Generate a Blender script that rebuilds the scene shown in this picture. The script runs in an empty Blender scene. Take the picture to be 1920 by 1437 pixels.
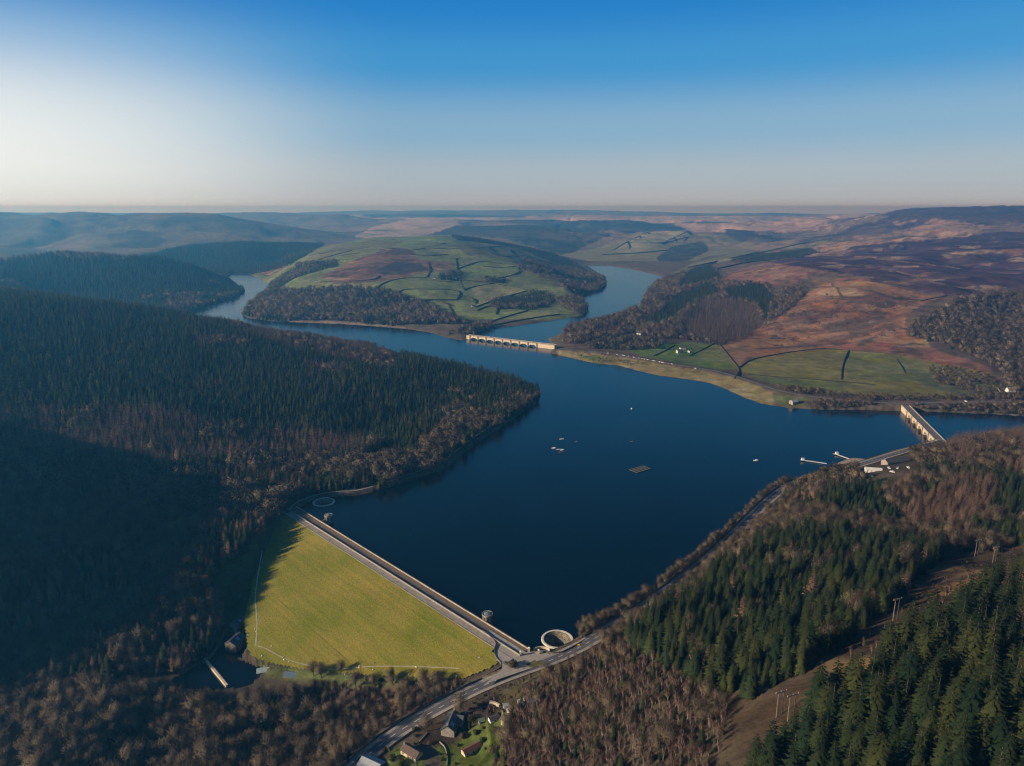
import bpy, bmesh, math, random
import numpy as np
from mathutils import Vector, Matrix
from mathutils.geometry import tessellate_polygon
random.seed(7); RNG = np.random.default_rng(11)
D = bpy.data; SC = bpy.context.scene; COL = SC.collection
R = math.radians
# ------------------------------------------------------------------ camera
CAMH = 350.0; PITCH = R(13.87); FPX = 1333.0
CP, SP = math.cos(PITCH), math.sin(PITCH)
cam = D.cameras.new('camera'); cam.lens = 36*FPX/1920; cam.sensor_width = 36
cam.clip_start = 1; cam.clip_end = 120000
camo = D.objects.new('camera', cam); COL.objects.link(camo)
camo.location = (0, 0, CAMH); camo.rotation_euler = (R(90)-PITCH, 0, 0)
SC.camera = camo
def ray(px, py):
    v = (718.5-py)/FPX
    return np.array([(px-960)/FPX, CP+SP*v, -SP+CP*v])
def at_z(px, py, z):
    d = ray(px, py); t = (z-CAMH)/d[2]; p = d*t; return np.array([p[0], p[1], z])
def at_t(px, py, t):
    d = ray(px, py)*t; return np.array([d[0], d[1], CAMH+d[2]])
def to_px(P):
    P = np.asarray(P, float); x = P[..., 0]; y = P[..., 1]; z = P[..., 2]-CAMH
    dep = y*CP-z*SP; up = y*SP+z*CP
    dep = np.where(np.abs(dep) < 1e-3, 1e-3, dep)
    return 960+FPX*x/dep, 718.5-FPX*up/dep, dep
# ------------------------------------------------------------------ noise
def vnoise(x, y, seed=0):
    xi = np.floor(x).astype(np.int64); yi = np.floor(y).astype(np.int64)
    fx = x-xi; fy = y-yi; fx = fx*fx*fx*(fx*(fx*6-15)+10); fy = fy*fy*fy*(fy*(fy*6-15)+10)
    def h(a, b):
        n = (a*374761393+b*668265263+seed*974711) & 0xffffffff
        n = ((n ^ (n >> 13))*1274126177) & 0xffffffff
        return ((n ^ (n >> 16)) & 0xffff)/65535.0
    return (h(xi, yi)*(1-fx)+h(xi+1, yi)*fx)*(1-fy)+(h(xi, yi+1)*(1-fx)+h(xi+1, yi+1)*fx)*fy
def fbm(x, y, s, oct=4, seed=0):
    a = 1.0; o = 0; tot = 0
    for k in range(oct):
        o = o+a*(vnoise(x/s, y/s, seed+k)-.5); tot += a; a *= .5; s *= .5
    return o/tot*2
# ------------------------------------------------------------------ polygon helpers
def in_poly(x, y, poly):
    poly = np.asarray(poly, float); r = np.zeros(x.shape, bool); n = len(poly)
    x0, y0 = poly.min(0)[:2]; x1, y1 = poly.max(0)[:2]
    m = (x >= x0) & (x <= x1) & (y >= y0) & (y <= y1)
    xs = x[m]; ys = y[m]; rr = np.zeros(xs.shape, bool)
    for i in range(n):
        ax, ay = poly[i][:2]; bx, by = poly[(i+1) % n][:2]
        if ay == by: continue
        c = ((ay > ys) != (by > ys)) & (xs < (bx-ax)*(ys-ay)/(by-ay)+ax)
        rr ^= c
    r[m] = rr; return r
def dist_line(x, y, line, closed=False, maxd=None):
    """distance to polyline and the interpolated z along it"""
    line = np.asarray(line, float); best = np.full(x.shape, 1e9); zz = np.zeros(x.shape)
    n = len(line)
    for i in range(n if closed else n-1):
        a = line[i]; b = line[(i+1) % n]
        if maxd:
            m = (x > min(a[0], b[0])-maxd) & (x < max(a[0], b[0])+maxd) & (y > min(a[1], b[1])-maxd) & (y < max(a[1], b[1])+maxd)
            if not m.any(): continue
            xs = x[m]; ys = y[m]
        else: xs = x; ys = y
        ux, uy = b[0]-a[0], b[1]-a[1]; L = ux*ux+uy*uy+1e-9
        t = np.clip(((xs-a[0])*ux+(ys-a[1])*uy)/L, 0, 1)
        d = np.hypot(xs-a[0]-t*ux, ys-a[1]-t*uy)
        z = (a[2]+t*(b[2]-a[2])) if line.shape[1] > 2 else 0*t
        if maxd:
            bb = best[m]; k = d < bb; bb[k] = d[k]; best[m] = bb; zb = zz[m]; zb[k] = z[k]; zz[m] = zb
        else:
            k = d < best; best[k] = d[k]; zz[k] = z[k]
    return best, zz
def resample(line, step):
    line = np.asarray(line, float); out = [line[0]]
    for a, b in zip(line[:-1], line[1:]):
        n = max(1, int(np.hypot(*(b-a)[:2])/step))
        for k in range(1, n+1): out.append(a+(b-a)*k/n)
    return np.array(out)
def smooth(line, it=2):
    line = np.asarray(line, float)
    for _ in range(it):
        q = line[:-1]*.75+line[1:]*.25; r = line[:-1]*.25+line[1:]*.75
        m = np.empty((2*len(q), line.shape[1])); m[0::2] = q; m[1::2] = r
        line = np.vstack([line[:1], m, line[-1:]])
    return line
# ------------------------------------------------------------------ object helpers
def tag(o, label=None, cat=None, group=None, kind=None):
    if label: o['label'] = label
    if cat: o['category'] = cat
    if group: o['group'] = group
    if kind: o['kind'] = kind
    return o
def link(o, parent=None):
    COL.objects.link(o)
    if parent is not None: o.parent = parent
    return o
def empty(name, loc=(0, 0, 0), rz=0.0):
    o = D.objects.new(name, None); COL.objects.link(o); o.location = loc; o.rotation_euler = (0, 0, rz)
    o.empty_display_size = .1; return o
def np_mesh(name, verts, quads, smooth_shade=True):
    me = D.meshes.new(name); verts = np.asarray(verts, np.float32); quads = np.asarray(quads, np.int32)
    k = quads.shape[1]
    me.vertices.add(len(verts)); me.vertices.foreach_set('co', verts.ravel())
    me.loops.add(quads.size); me.loops.foreach_set('vertex_index', quads.ravel())
    me.polygons.add(len(quads)); me.polygons.foreach_set('loop_start', np.arange(0, quads.size, k, dtype=np.int32))
    me.update(calc_edges=True)
    if smooth_shade: me.polygons.foreach_set('use_smooth', np.ones(len(quads), bool))
    return me
class MB:
    """collects shapes and links them as one mesh object"""
    def __init__(s): s.v = []; s.f = []; s.mi = []; s.mat = 0
    def add(s, vs, fs):
        b = len(s.v); s.v += [tuple(map(float, v)) for v in vs]; s.f += [tuple(b+i for i in f) for f in fs]; s.mi += [s.mat]*len(fs)
    def box(s, c, d, rz=0.0, top=1.0):
        x, y, z = (k/2 for k in d); cs, sn = math.cos(rz), math.sin(rz); vs = []
        for zz, k in ((-z, 1), (z, top)):
            for sx, sy in ((-1, -1), (1, -1), (1, 1), (-1, 1)):
                px, py = sx*x*k, sy*y*k
                vs.append((c[0]+px*cs-py*sn, c[1]+px*sn+py*cs, c[2]+zz))
        s.add(vs, [(3, 2, 1, 0), (4, 5, 6, 7), (0, 1, 5, 4), (1, 2, 6, 5), (2, 3, 7, 6), (3, 0, 4, 7)])
    def gable(s, c, d, h, rz=0.0, over=0.0):
        """a pitched roof solid on base centre c, ridge along local x"""
        x, y = d[0]/2+over, d[1]/2+over; cs, sn = math.cos(rz), math.sin(rz)
        pts = [(-x, -y, 0), (x, -y, 0), (x, y, 0), (-x, y, 0), (-x, 0, h), (x, 0, h)]
        s.add([(c[0]+a*cs-b*sn, c[1]+a*sn+b*cs, c[2]+z) for a, b, z in pts],
              [(3, 2, 1, 0), (0, 1, 5, 4), (2, 3, 4, 5), (1, 2, 5), (3, 0, 4)])
    def tube(s, a, b, r0, r1=None, n=8, caps=True):
        r1 = r0 if r1 is None else r1; a = Vector(a); b = Vector(b); d = (b-a).normalized()
        u = d.orthogonal().normalized(); w = d.cross(u); vs = []
        for p, r in ((a, r0), (b, r1)):
            for k in range(n):
                t = 2*math.pi*k/n; vs.append(p+u*(r*math.cos(t))+w*(r*math.sin(t)))
        fs = [(k, (k+1) % n, n+(k+1) % n, n+k) for k in range(n)]
        if caps: fs += [tuple(range(n-1, -1, -1)), tuple(range(n, 2*n))]
        s.add(vs, fs)
    def lathe(s, prof, n=32, c=(0, 0, 0), close=False, squash=1.0):
        vs = []; m = len(prof)
        for k in range(n):
            t = 2*math.pi*k/n
            for r, z in prof: vs.append((c[0]+r*math.cos(t), c[1]+r*math.sin(t)*squash, c[2]+z))
        fs = []
        for k in range(n):
            q = (k+1) % n
            for j in range(m-1 if not close else m):
                jj = (j+1) % m; fs.append((k*m+j, q*m+j, q*m+jj, k*m+jj))
        s.add(vs, fs)
    def prism(s, poly, z0, z1):
        n = len(poly); vs = [(p[0], p[1], z0) for p in poly]+[(p[0], p[1], z1) for p in poly]
        a = sum(poly[i][0]*poly[(i+1) % n][1]-poly[(i+1) % n][0]*poly[i][1] for i in range(n))
        fs = [(i, (i+1) % n, n+(i+1) % n, n+i) for i in range(n)]+[tuple(range(n, 2*n)), tuple(range(n-1, -1, -1))]
        if a < 0: fs = [f[::-1] for f in fs]
        s.add(vs, fs)
    def ribbon(s, line, w0, w1, h0=0.0, h1=None, base=None):
        """a strip along a polyline from offset w0 to w1 (left is +); with h1 given a closed wall of that height"""
        line = np.asarray(line, float); n = len(line); t = np.gradient(line[:, :2], axis=0); t /= np.maximum(np.hypot(t[:, 0], t[:, 1]), 1e-6)[:, None]
        nr = np.stack([-t[:, 1], t[:, 0]], 1)
        A = np.c_[line[:, :2]+nr*w0, line[:, 2]]; B = np.c_[line[:, :2]+nr*w1, line[:, 2]]
        if h1 is None:
            vs = np.vstack([A+[0, 0, h0], B+[0, 0, h0]])
            s.add(vs, [(i, i+1, n+i+1, n+i)[::(1 if w1 > w0 else -1)] for i in range(n-1)])
        else:
            vs = np.vstack([A+[0, 0, h0], B+[0, 0, h0], B+[0, 0, h1], A+[0, 0, h1]])
            fs = []
            for i in range(n-1):
                for k in range(4):
                    kk = (k+1) % 4; fs.append((k*n+i, kk*n+i, kk*n+i+1, k*n+i+1))
            fs += [(0, 3*n, 2*n, n), (n-1, 2*n-1, 3*n-1, 4*n-1)]
            s.add(vs, fs)
    def mesh(s, name, mats):
        me = D.meshes.new(name); me.from_pydata(s.v, [], s.f)
        for m in (mats if isinstance(mats, (list, tuple)) else [mats]): me.materials.append(m)
        me.polygons.foreach_set('material_index', s.mi)
        bm = bmesh.new(); bm.from_mesh(me); bmesh.ops.recalc_face_normals(bm, faces=bm.faces); bm.to_mesh(me); bm.free()
        me.update(); return me
    def build(s, name, mats, parent=None, loc=None, rz=None):
        o = D.objects.new(name, s.mesh(name, mats)); link(o, parent)
        if loc is not None: o.location = loc
        if rz is not None: o.rotation_euler = (0, 0, rz)
        return o
# ------------------------------------------------------------------ materials
def nmat(name):
    m = D.materials.new(name); m.use_nodes = True; nt = m.node_tree
    return m, nt, nt.nodes['Principled BSDF']
def setin(n, **k):
    for a, b in k.items(): n.inputs[a.replace('_', ' ')].default_value = b
def plain(name, col, rough=.85, var=.25, scale=1.0, metal=0.0, bump=0.0):
    m, nt, b = nmat(name); N = nt.nodes; L = nt.links
    b.inputs['Roughness'].default_value = rough; b.inputs['Metallic'].default_value = metal
    b.inputs['Specular IOR Level'].default_value = .25
    tc = N.new('ShaderNodeNewGeometry'); nz = N.new('ShaderNodeTexNoise'); nz.inputs['Scale'].default_value = scale; nz.inputs['Detail'].default_value = 5
    L.new(tc.outputs['Position'], nz.inputs['Vector'])
    mr = N.new('ShaderNodeMapRange'); setin(mr, From_Min=.3, From_Max=.7, To_Min=1-var, To_Max=1+var); L.new(nz.outputs['Fac'], mr.inputs['Value'])
    mx = N.new('ShaderNodeVectorMath'); mx.operation = 'SCALE'; mx.inputs[0].default_value = col[:3]; L.new(mr.outputs[0], mx.inputs['Scale'])
    L.new(mx.outputs[0], b.inputs['Base Color'])
    return m
# ------------------------------------------------------------------ shoreline of the reservoir (recovered in world metres)
Wp = lambda *p: [('p',)+q for q in p]
SHORE_SRC = (Wp((552,958),(558,951),(570,943),(590,932),(617,930),(664,928),(689,926),(732,913),(790,893),(828,882),(850,864),(900,826),(950,795),(985,770),(1005,755),(1014,744))
 + [('w',52,1390),('w',10,1440),('w',-60,1515),('w',-150,1600),('w',-270,1705),('w',-400,1830),('w',-500,1850),('w',-670,2020),('w',-870,2190),('w',-1010,2300),('w',-1110,2400)]
 + Wp((358,587),(380,578),(410,569),(440,560),(457,552),(459,546),(445,533),(428,519),(436,514),(466,514),(482,521),(504,534),(500,545),(480,562),(462,576),(450,588),(465,597),(500,602),(560,605),(640,608),(700,612),(760,617),(807,624),(840,634),(866,639),(884,635),
   (892,628),(923,617),(993,608),(1060,598),(1093,592),(1103,582),(1101,570),(1092,558),(1102,551),(1127,544),(1137,536),(1137,523),(1123,513),(1107,502),(1100,498),(1143,499),(1187,506),(1243,519),(1233,527),(1220,540),(1207,551),(1203,563),(1203,572),(1193,580),(1160,590),(1120,602),(1073,615),(1047,628),(1027,635),(1030,641),(1042,650),(1040,661),
   (1052,667),(1080,674),(1110,681),(1160,686),(1197,696),(1235,705),(1285,711),(1332,719),(1365,732),(1397,747),(1429,758),(1481,766),(1526,768),(1623,769),(1684,769),(1720,771),(1784,774),(1849,776),(1891,779),(1960,783))
 + [('w',930,1160),('w',850,1118),('w',765,1085)]
 + Wp((1772,832),(1735,842),(1700,846),(1650,858),(1612,870),(1575,872),(1555,874),(1530,884),(1500,897),(1465,915),(1432,935),(1412,955),(1378,990),(1343,1020),(1303,1055),(1253,1097),(1203,1132),(1163,1152),(1120,1165),(1090,1172),(1085,1182),(1092,1196),(1075,1213),(1048,1224),(1010,1224),(990,1222),(978,1228)))
SHORE = np.array([at_z(s[1], s[2], 0)[:2] if s[0] == 'p' else s[1:3] for s in SHORE_SRC])
# ------------------------------------------------------------------ the dam: crest axis and plane of the grass face
DA = at_z(545, 956, 4.0)[:2]; DB = at_z(976, 1226, 4.0)[:2]
dl = (DB-DA)/np.hypot(*(DB-DA)); dn = np.array([dl[1], -dl[0]])
if dn[1] > 0: dn = -dn                     # downstream normal, towards the camera
CREST = 4.0; SLOPE = 1/3.1
def dam_uv(x, y): return (x-DA[0])*dl[0]+(y-DA[1])*dl[1], (x-DA[0])*dn[0]+(y-DA[1])*dn[1]
DAML = float(np.hypot(*(DB-DA)))
CRW = 10.0                                   # half width of the crest
def dam_z(v): return CREST-np.maximum(v-CRW, 0)*SLOPE
def on_dam(px, py):
    d = ray(px, py); a = d[0]*dn[0]+d[1]*dn[1]; b = -(DA[0]*dn[0]+DA[1]*dn[1])-CRW
    t = (CREST-CAMH-b*SLOPE)/(d[2]+a*SLOPE); return np.array([d[0]*t, d[1]*t, CAMH+d[2]*t])
# ------------------------------------------------------------------ roads as px paths with heights
ROAD_MAIN_PX = [(640,1462,-11),(690,1415,-9),(740,1376,-6.5),(790,1346,-4),(850,1313,-1),(905,1286,1.5),(960,1264,3.2),(1030,1240,4.2),(1090,1213,5),(1135,1185,7),(1185,1154,8.5),(1235,1120,9.5),(1293,1077,10),(1352,1027,10.5),(1402,977,10.5),(1438,940,11),(1475,912,11),(1530,890,11),(1600,876,11.5),(1680,850,11),(1740,834,10.5),(1767,826,10)]
ROAD_FAR_PX = [(1042,655,9.5),(1075,656,9),(1110,660,9),(1150,663,9),(1200,672,9),(1260,683,9),(1300,689,9),(1350,697,9),(1400,712,9),(1445,729,10),(1500,741,10.5),(1560,749,10.5),(1620,754,10.5),(1690,757,10.5),(1760,755,11),(1830,754,12),(1920,754,13),(2000,754,14)]
TRACK_PX = [(541,957,5),(552,945,4.6),(566,937,4),(596,927,4),(630,921.5,4),(664,921,4),(697,913,4),(733,902,4.5),(790,882,5),(826,870,6),(846,853,6),(895,815,7),(945,782,7)]
mk = lambda L: smooth(np.array([at_z(*p) for p in L]), 2)
ROAD_MAIN, ROAD_FAR, TRACK = mk(ROAD_MAIN_PX), mk(ROAD_FAR_PX), mk(TRACK_PX)
# ------------------------------------------------------------------ control heights: (px, py, depth t) lie on the line of sight at that depth
T = [ # left hill
 (0,1437,505),(0,1290,590),(0,1100,690),(0,1000,745),(0,900,810),(0,770,960),(0,640,1220),(0,560,1500),(150,568,1580),
 (300,1437,515),(300,1290,600),(300,1100,712),(300,1000,780),(300,900,860),(300,770,1040),(300,680,1260),(300,600,1570),(430,607,1620),
 (450,1000,765),(450,900,895),(450,800,1060),(450,700,1290),(600,880,960),(600,770,1150),(600,690,1370),(590,640,1560),
 (540,930,880),(490,985,800),(700,840,1080),(720,760,1230),(720,700,1380),(710,672,1480),(830,820,1150),(850,760,1280),(850,712,1400),(820,688,1480),(940,760,1290),(930,712,1430),(985,726,1400),
 (200,1180,652),(420,1180,672),(380,1100,700),(100,1400,520),
 # far dark hill beyond the arm
 (0,540,2500),(0,492,3050),(60,483,3150),(130,477,3250),(230,484,3300),(300,484,3350),(380,510,3300),(430,531,3300),(200,540,2780),(330,560,2650),(330,530,2950),
 (240,482,4300),(330,468,4700),(450,457,4900),(560,459,5000),(600,465,5000),(520,495,4550),(400,500,4200),(470,480,4600),
 # skyline hill left
 (0,394,7500),(200,393,7300),(330,396,7100),(405,402,6900),(450,416,6700),(530,437,6500),(590,452,6300),(0,450,5800),(150,455,5600),(300,450,5700),(420,440,6000),(0,478,4600),
 # crook hill
 (500,575,2520),(560,560,2620),(560,520,3050),(640,490,3350),(700,470,3600),(755,467,3620),(755,492,3250),(640,575,2480),(700,590,2420),(760,600,2350),(700,545,2750),(800,545,2750),(850,600,2450),(850,560,2700),(900,580,2600),(900,540,2850),(850,500,3250),(950,515,3150),(960,560,2780),(1000,590,2580),(1050,570,2700),(1060,540,2900),(900,470,3700),(1000,500,3400),
 (540,500,3500),(580,478,3950),(640,459,4500),(700,446,4800),(760,444,4900),(860,446,4900),(950,457,4700),(1020,481,4450),(1080,508,4150),(1110,520,3950),(1080,530,3700),(1120,532,3720),(500,520,3700),(1070,510,3800),
 # valley behind crook hill on the left
 (500,397,11500),(640,401,11000),(420,400,12000),(560,425,9800),(620,445,8300),(680,448,7000),(720,425,8600),(800,409,9800),(880,412,9800),(960,416,9500),
 # forest ridge behind crook hill and the upper derwent
 (820,443,7000),(870,424,7700),(950,420,7700),(1050,427,7500),(1130,441,6900),(1150,450,6500),(950,445,6700),(1050,460,6300),(1100,480,5600),
 (1090,470,6200),(1150,445,7000),(1190,433,7400),(1300,431,7500),(1380,430,7500),(1430,443,7000),(1250,460,6200),(1200,480,5600),(1300,490,5300),(1180,500,5010),(1380,470,5900),(1260,505,5030),(1300,470,5800),
 (1000,414,9600),(1080,409,9800),(1160,411,9800),(1240,421,9300),(1320,416,9800),(1400,421,9300),(1500,424,8800),(690,402,13600),(760,400,13600),(840,402,13600),(1060,402,13800),(1240,405,13600),(1380,405,13600),(1480,404,13600),(1580,401,13200),
 # far skyline
 (420,397,17500),(600,394,17500),(690,392,17500),(820,389,18500),(950,388,18500),(1080,388,18500),(1180,391,18000),(1250,396,17500),(1330,397,17500),(1450,393,17500),(1560,393,17500),(1650,391,17000),(0,395,17000),(200,396,17000),(1900,395,15000),
 # right hill
 (1060,640,2120),(1110,635,2130),(1180,650,1960),(1190,625,2200),(1250,660,1860),(1300,640,2000),(1300,675,1790),(1400,690,1640),(1440,700,1590),(1500,720,1470),(1600,735,1400),(1750,735,1390),(1850,735,1380),(1920,740,1350),
 (1400,672,1740),(1560,656,1770),(1680,664,1670),(1800,690,1550),(1880,700,1490),(1350,648,1920),(1400,620,2040),(1560,620,1940),(1700,630,1830),(1500,580,2180),(1560,545,2330),(1640,560,2170),(1720,570,2060),
 (1250,600,2440),(1300,580,2520),(1200,575,2780),(1270,555,2820),(1350,560,2600),(1430,540,2650),(1440,500,3050),(1500,500,2850),(1560,510,2680),(1640,535,2400),(1720,553,2250),(1800,550,2250),(1900,545,2250),
 (1320,505,3900),(1340,490,4400),(1400,480,4500),(1500,490,3200),(1600,480,3300),(1700,500,2950),(1800,510,2800),(1900,500,2950),
 (1800,640,1720),(1875,640,1790),(1890,600,2060),(1820,600,1870),(1900,570,2250),(1840,560,2120),
 (1380,486,4600),(1530,478,4400),(1460,455,6000),(1550,450,5300),(1600,440,5600),(1700,450,4400),(1800,440,4600),(1900,440,4600),
 (1600,418,7000),(1650,405,7600),(1760,406,6400),(1700,391,8200),(1800,388.5,7000),(1880,388.5,6800),(1920,393,6500),(1500,410,9500),(1560,402,11500),
 # near right bank hillside
 (1250,1150,500),(1200,1210,475),(1300,1150,478),(1300,1250,415),(1200,1300,420),(1100,1290,465),(1100,1380,415),(1000,1330,470),(1000,1410,430),(930,1320,510),(930,1400,468),(1150,1437,372),(1250,1437,338),(1300,1380,350),
 (1460,1343,322),(1560,1240,352),(1677,1168,392),(1400,1437,292),(1550,1380,285),(1700,1300,292),(1700,1437,250),(1920,1437,232),(1920,1300,275),(1800,1230,325),(1920,1150,360),(1920,1060,440),(1850,1120,410),
 (1830,1047,545),(1862,1062,510),(1760,1100,470),(1600,1050,560),(1500,1100,518),(1450,1180,448),(1400,1060,592),(1500,1010,640),(1600,980,675),(1700,960,690),(1800,980,650),(1920,960,640),(1920,900,730),(1800,890,780),(1700,900,790),(1600,920,765),(1520,940,755),(1650,880,850),(1740,862,900),(1800,845,905),(1860,835,890),(1920,828,870),(1400,1010,680),
 # the garden and the road below the dam
 (780,1410,476),(850,1370,497),(900,1420,468),(620,1350,552),(560,1437,510),(480,1400,535),(430,1330,580),(620,1300,583),(720,1310,570),(780,1290,570),(860,1290,558)]
C3 = [at_t(*p) for p in T]
# the valleys that lie out of sight behind each ridge
for px, t, z in [(60, 4300, 60), (250, 3800, 20), (150, 3900, 40), (420, 5700, 60), (540, 5600, 50), (320, 5300, 70), (620, 5700, 60), (720, 5700, 50), (820, 5800, 40), (920, 5600, 20), (1000, 5300, 5), (450, 8400, 110), (560, 8000, 120), (250, 9500, 140), (60, 9500, 150), (700, 8000, 100), (880, 8700, 110), (1000, 8500, 100), (1130, 8200, 90), (1250, 8600, 100), (1380, 8400, 110), (1100, 12200, 170), (900, 12500, 170), (700, 13000, 170), (500, 14500, 170), (1300, 12200, 170), (1450, 10500, 150), (1550, 8300, 130), (1480, 7000, 90), (1400, 6500, 60)]+[(px, 15800, 150) for px in range(660, 1640, 70)]+[(px, 11600, 95) for px in range(680, 1600, 70)]+[(px, 8500, 60) for px in range(940, 1460, 60)]:
    d_ = ray(px, 400); C3.append(np.array([d_[0]*t, d_[1]*t, float(z)]))
C3 += [np.array([a, b, c], float) for a, b, c in [
 (-1400,1500,200),(-1700,1000,200),(-900,290,45),(-900,371,150),(-900,452,195),(-900,530,206),(-900,606,218),(-900,700,196),(-900,850,135),(-1000,1100,170),(-760,452,95),(-760,560,120),(-1200,560,205),(-1200,360,120),(-1200,220,30),(-600,340,-12),(-700,330,0),(-900,230,5),(-600,250,-15),(-300,250,-25),(-1600,2100,150),(-2500,1200,240),(-3000,2600,260),(-4500,3500,280),(-7000,5000,300),(-9000,9000,330),(-14000,8000,330),(-2200,500,180),(-2200,200,80),(-1500,100,20),
 (0,250,20),(100,150,110),(-120,200,-10),(-150,330,-28),(250,120,170),(500,300,190),(500,100,230),(700,500,160),(800,700,120),(900,900,95),(1000,400,230),(1100,800,170),(1300,1100,90),(1200,1300,30),(1500,1500,60),(1900,1900,150),(1800,1300,110),(2500,1800,180),(2600,900,230),(3500,2500,220),(5000,4000,280),(7000,6000,320),(12000,9000,330),(9000,12000,340),(1400,1215,14),
 (-60,1440,6),(-300,1640,30),(-480,1720,38),(-780,2010,38),(-1000,2170,40),
 (-1350,2560,12),(-1700,2600,40)]]
# dam face and valley floor
for p in [(475,1225),(560,1250),(700,1262),(860,1262),(480,1150),(500,1050),(600,1150),(700,1150),(800,1210)]: C3.append(on_dam(*p))
for p, z in [((440,1150),-38),((440,1230),-43),((400,1260),-44),((380,1290),-44),((330,1270),-43),((560,1275),-36),((480,1290),-40),((640,1290),-30),((300,1330),-40),((200,1330),-36),((200,1437),-34),((400,1437),-30),((520,1320),-36)]:
    C3.append(at_z(p[0], p[1], z))
C3 += [p for p in ROAD_MAIN[::6]]+[p for p in ROAD_FAR[::5]]+[p for p in TRACK[::5]]
C3 += [np.array([p[0], p[1], 0.0]) for p in resample(np.c_[SHORE, SHORE[:, 0]*0], 60)[:, :2] if not (dam_uv(*p)[1] > -25 and 10 < dam_uv(*p)[0] < DAML-10)]
C3 = np.array(C3)
def warp(x, y):
    return np.arctan2(x, y), .5*np.log(x*x+y*y+1e-6)
cu, cv = warp(C3[:, 0], C3[:, 1])
_d = np.hypot(cu[:, None]-cu[None], cv[:, None]-cv[None])
keep = np.ones(len(C3), bool)
for i in range(len(C3)):
    if keep[i]: keep[i+1:] &= ~(_d[i, i+1:] < .004)
C3, cu, cv = C3[keep], cu[keep], cv[keep]; _d = np.hypot(cu[:, None]-cu[None], cv[:, None]-cv[None])
n = len(C3); A = np.zeros((n+3, n+3)); A[:n, :n] = -_d-np.eye(n)*.0015; A[:n, n] = 1; A[:n, n+1] = cu; A[:n, n+2] = cv; A[n:, :n] = A[:n, n:].T
RBFW = np.linalg.solve(A, np.r_[C3[:, 2], 0, 0, 0])
def rbf(u, v):
    out = np.zeros(u.size); U = u.ravel(); V = v.ravel(); st = 20000
    for i in range(0, U.size, st):
        dd = np.hypot(U[i:i+st, None]-cu[None], V[i:i+st, None]-cv[None])
        out[i:i+st] = -dd@RBFW[:n]+RBFW[n]+RBFW[n+1]*U[i:i+st]+RBFW[n+2]*V[i:i+st]
    return out.reshape(u.shape)
# ------------------------------------------------------------------ polar grid of ground heights
az = np.r_[np.linspace(R(-68), R(-41), 40)[:-1], np.linspace(R(-41), R(41), 780), np.linspace(R(41), R(66), 36)[1:]]
lr = np.r_[np.linspace(math.log(40), math.log(230), 40)[:-1], np.linspace(math.log(230), math.log(4600), 560)[:-1], np.linspace(math.log(4600), math.log(24000), 150)]
AZ, LR = np.meshgrid(az, lr); RR = np.exp(LR); GX = RR*np.sin(AZ); GY = RR*np.cos(AZ)
# the kernel field is smooth: evaluate on every third node both ways and refine
ia = np.unique(np.r_[np.arange(0, len(az), 3), len(az)-1]); il = np.unique(np.r_[np.arange(0, len(lr), 3), len(lr)-1])
Hc = rbf(*np.meshgrid(az[ia], lr[il]))
def cubic(xk, yk, x):
    m = np.gradient(yk, xk, axis=0); i = np.clip(np.searchsorted(xk, x)-1, 0, len(xk)-2); h = (xk[i+1]-xk[i])[:, None]; t = ((x-xk[i])[:, None])/h
    return (2*t**3-3*t**2+1)*yk[i]+(t**3-2*t**2+t)*h*m[i]+(-2*t**3+3*t**2)*yk[i+1]+(t**3-t**2)*h*m[i+1]
GZ = cubic(lr[il], cubic(az[ia], Hc.T, az).T, lr)
sd, _ = dist_line(GX, GY, SHORE, closed=True, maxd=700)
inside = in_poly(GX, GY, SHORE)
sd = np.minimum(sd, 700.0)
# relief: gullies and hummocks, stronger far away and on high ground
amp = np.clip(sd/200, 0, 1)*np.clip((RR-700)/2500, .12, 1)
rid = 1-np.abs(fbm(GX+.6*GY, GY-.2*GX, 900, 4, 3))*2
GZ += amp*(rid-.55)*np.clip(RR/3000, .3, 1.5)*10+amp*fbm(GX, GY, 240, 4, 9)*5
mo = np.clip((GX-150)/500, 0, 1)*np.clip((GY-1350)/400, 0, 1)*np.clip(sd/260, 0, 1)*np.clip((GZ-25)/60, 0, 1)
GZ -= mo*np.clip(.5-np.abs(fbm(GX*.8+GY*.55, GY*.5-GX*.3, 420, 4, 63))*2.2, 0, 1)*34*np.clip(RR/2500, .6, 1.6)
GZ += mo*fbm(GX, GY, 110, 4, 64)*5
far_ = np.clip((RR-5200)/2500, 0, 1); GZ -= far_*np.clip((14500-RR)/3500, .05, 1)*np.clip(.55-np.abs(fbm(GX*.75+GY*.3, GY*.9, 1700, 5, 66))*2.4, 0, 1)*105
GZ -= np.maximum(RR-17800, 0)*.06
GZ += fbm(GX, GY, 40, 3, 21)*1.2*np.clip(sd/25, 0, 1)
bank = np.where(sd < 45, .5+.12*sd, 5.9)
GZ = np.where(inside, -np.minimum(1.0+sd*.45, 22), np.maximum(GZ, bank))
U, V = dam_uv(GX, GY)
below = (V > 3) & (U > -60) & (U < DAML+90) & (V < 420) & ~inside       # valley below the dam may lie under the water level
raw = cubic(lr[il], cubic(az[ia], Hc.T, az).T, lr)+fbm(GX, GY, 40, 3, 21)*.8
w_b = np.clip((V-3)/12, 0, 1)*np.clip((U+90)/60, 0, 1)
valley = (~inside) & (V > 0) & (GY < 900) & (GX < 120)
GZ = np.where(valley, np.where(raw > 3, GZ, raw), GZ)
DAM_EDGE_PX = [(470,1232),(510,1246),(560,1256),(630,1263),(700,1269),(800,1274),(868,1274),(915,1256),(937,1244),(934,1232),(925,1222),(931,1207)]
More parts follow.
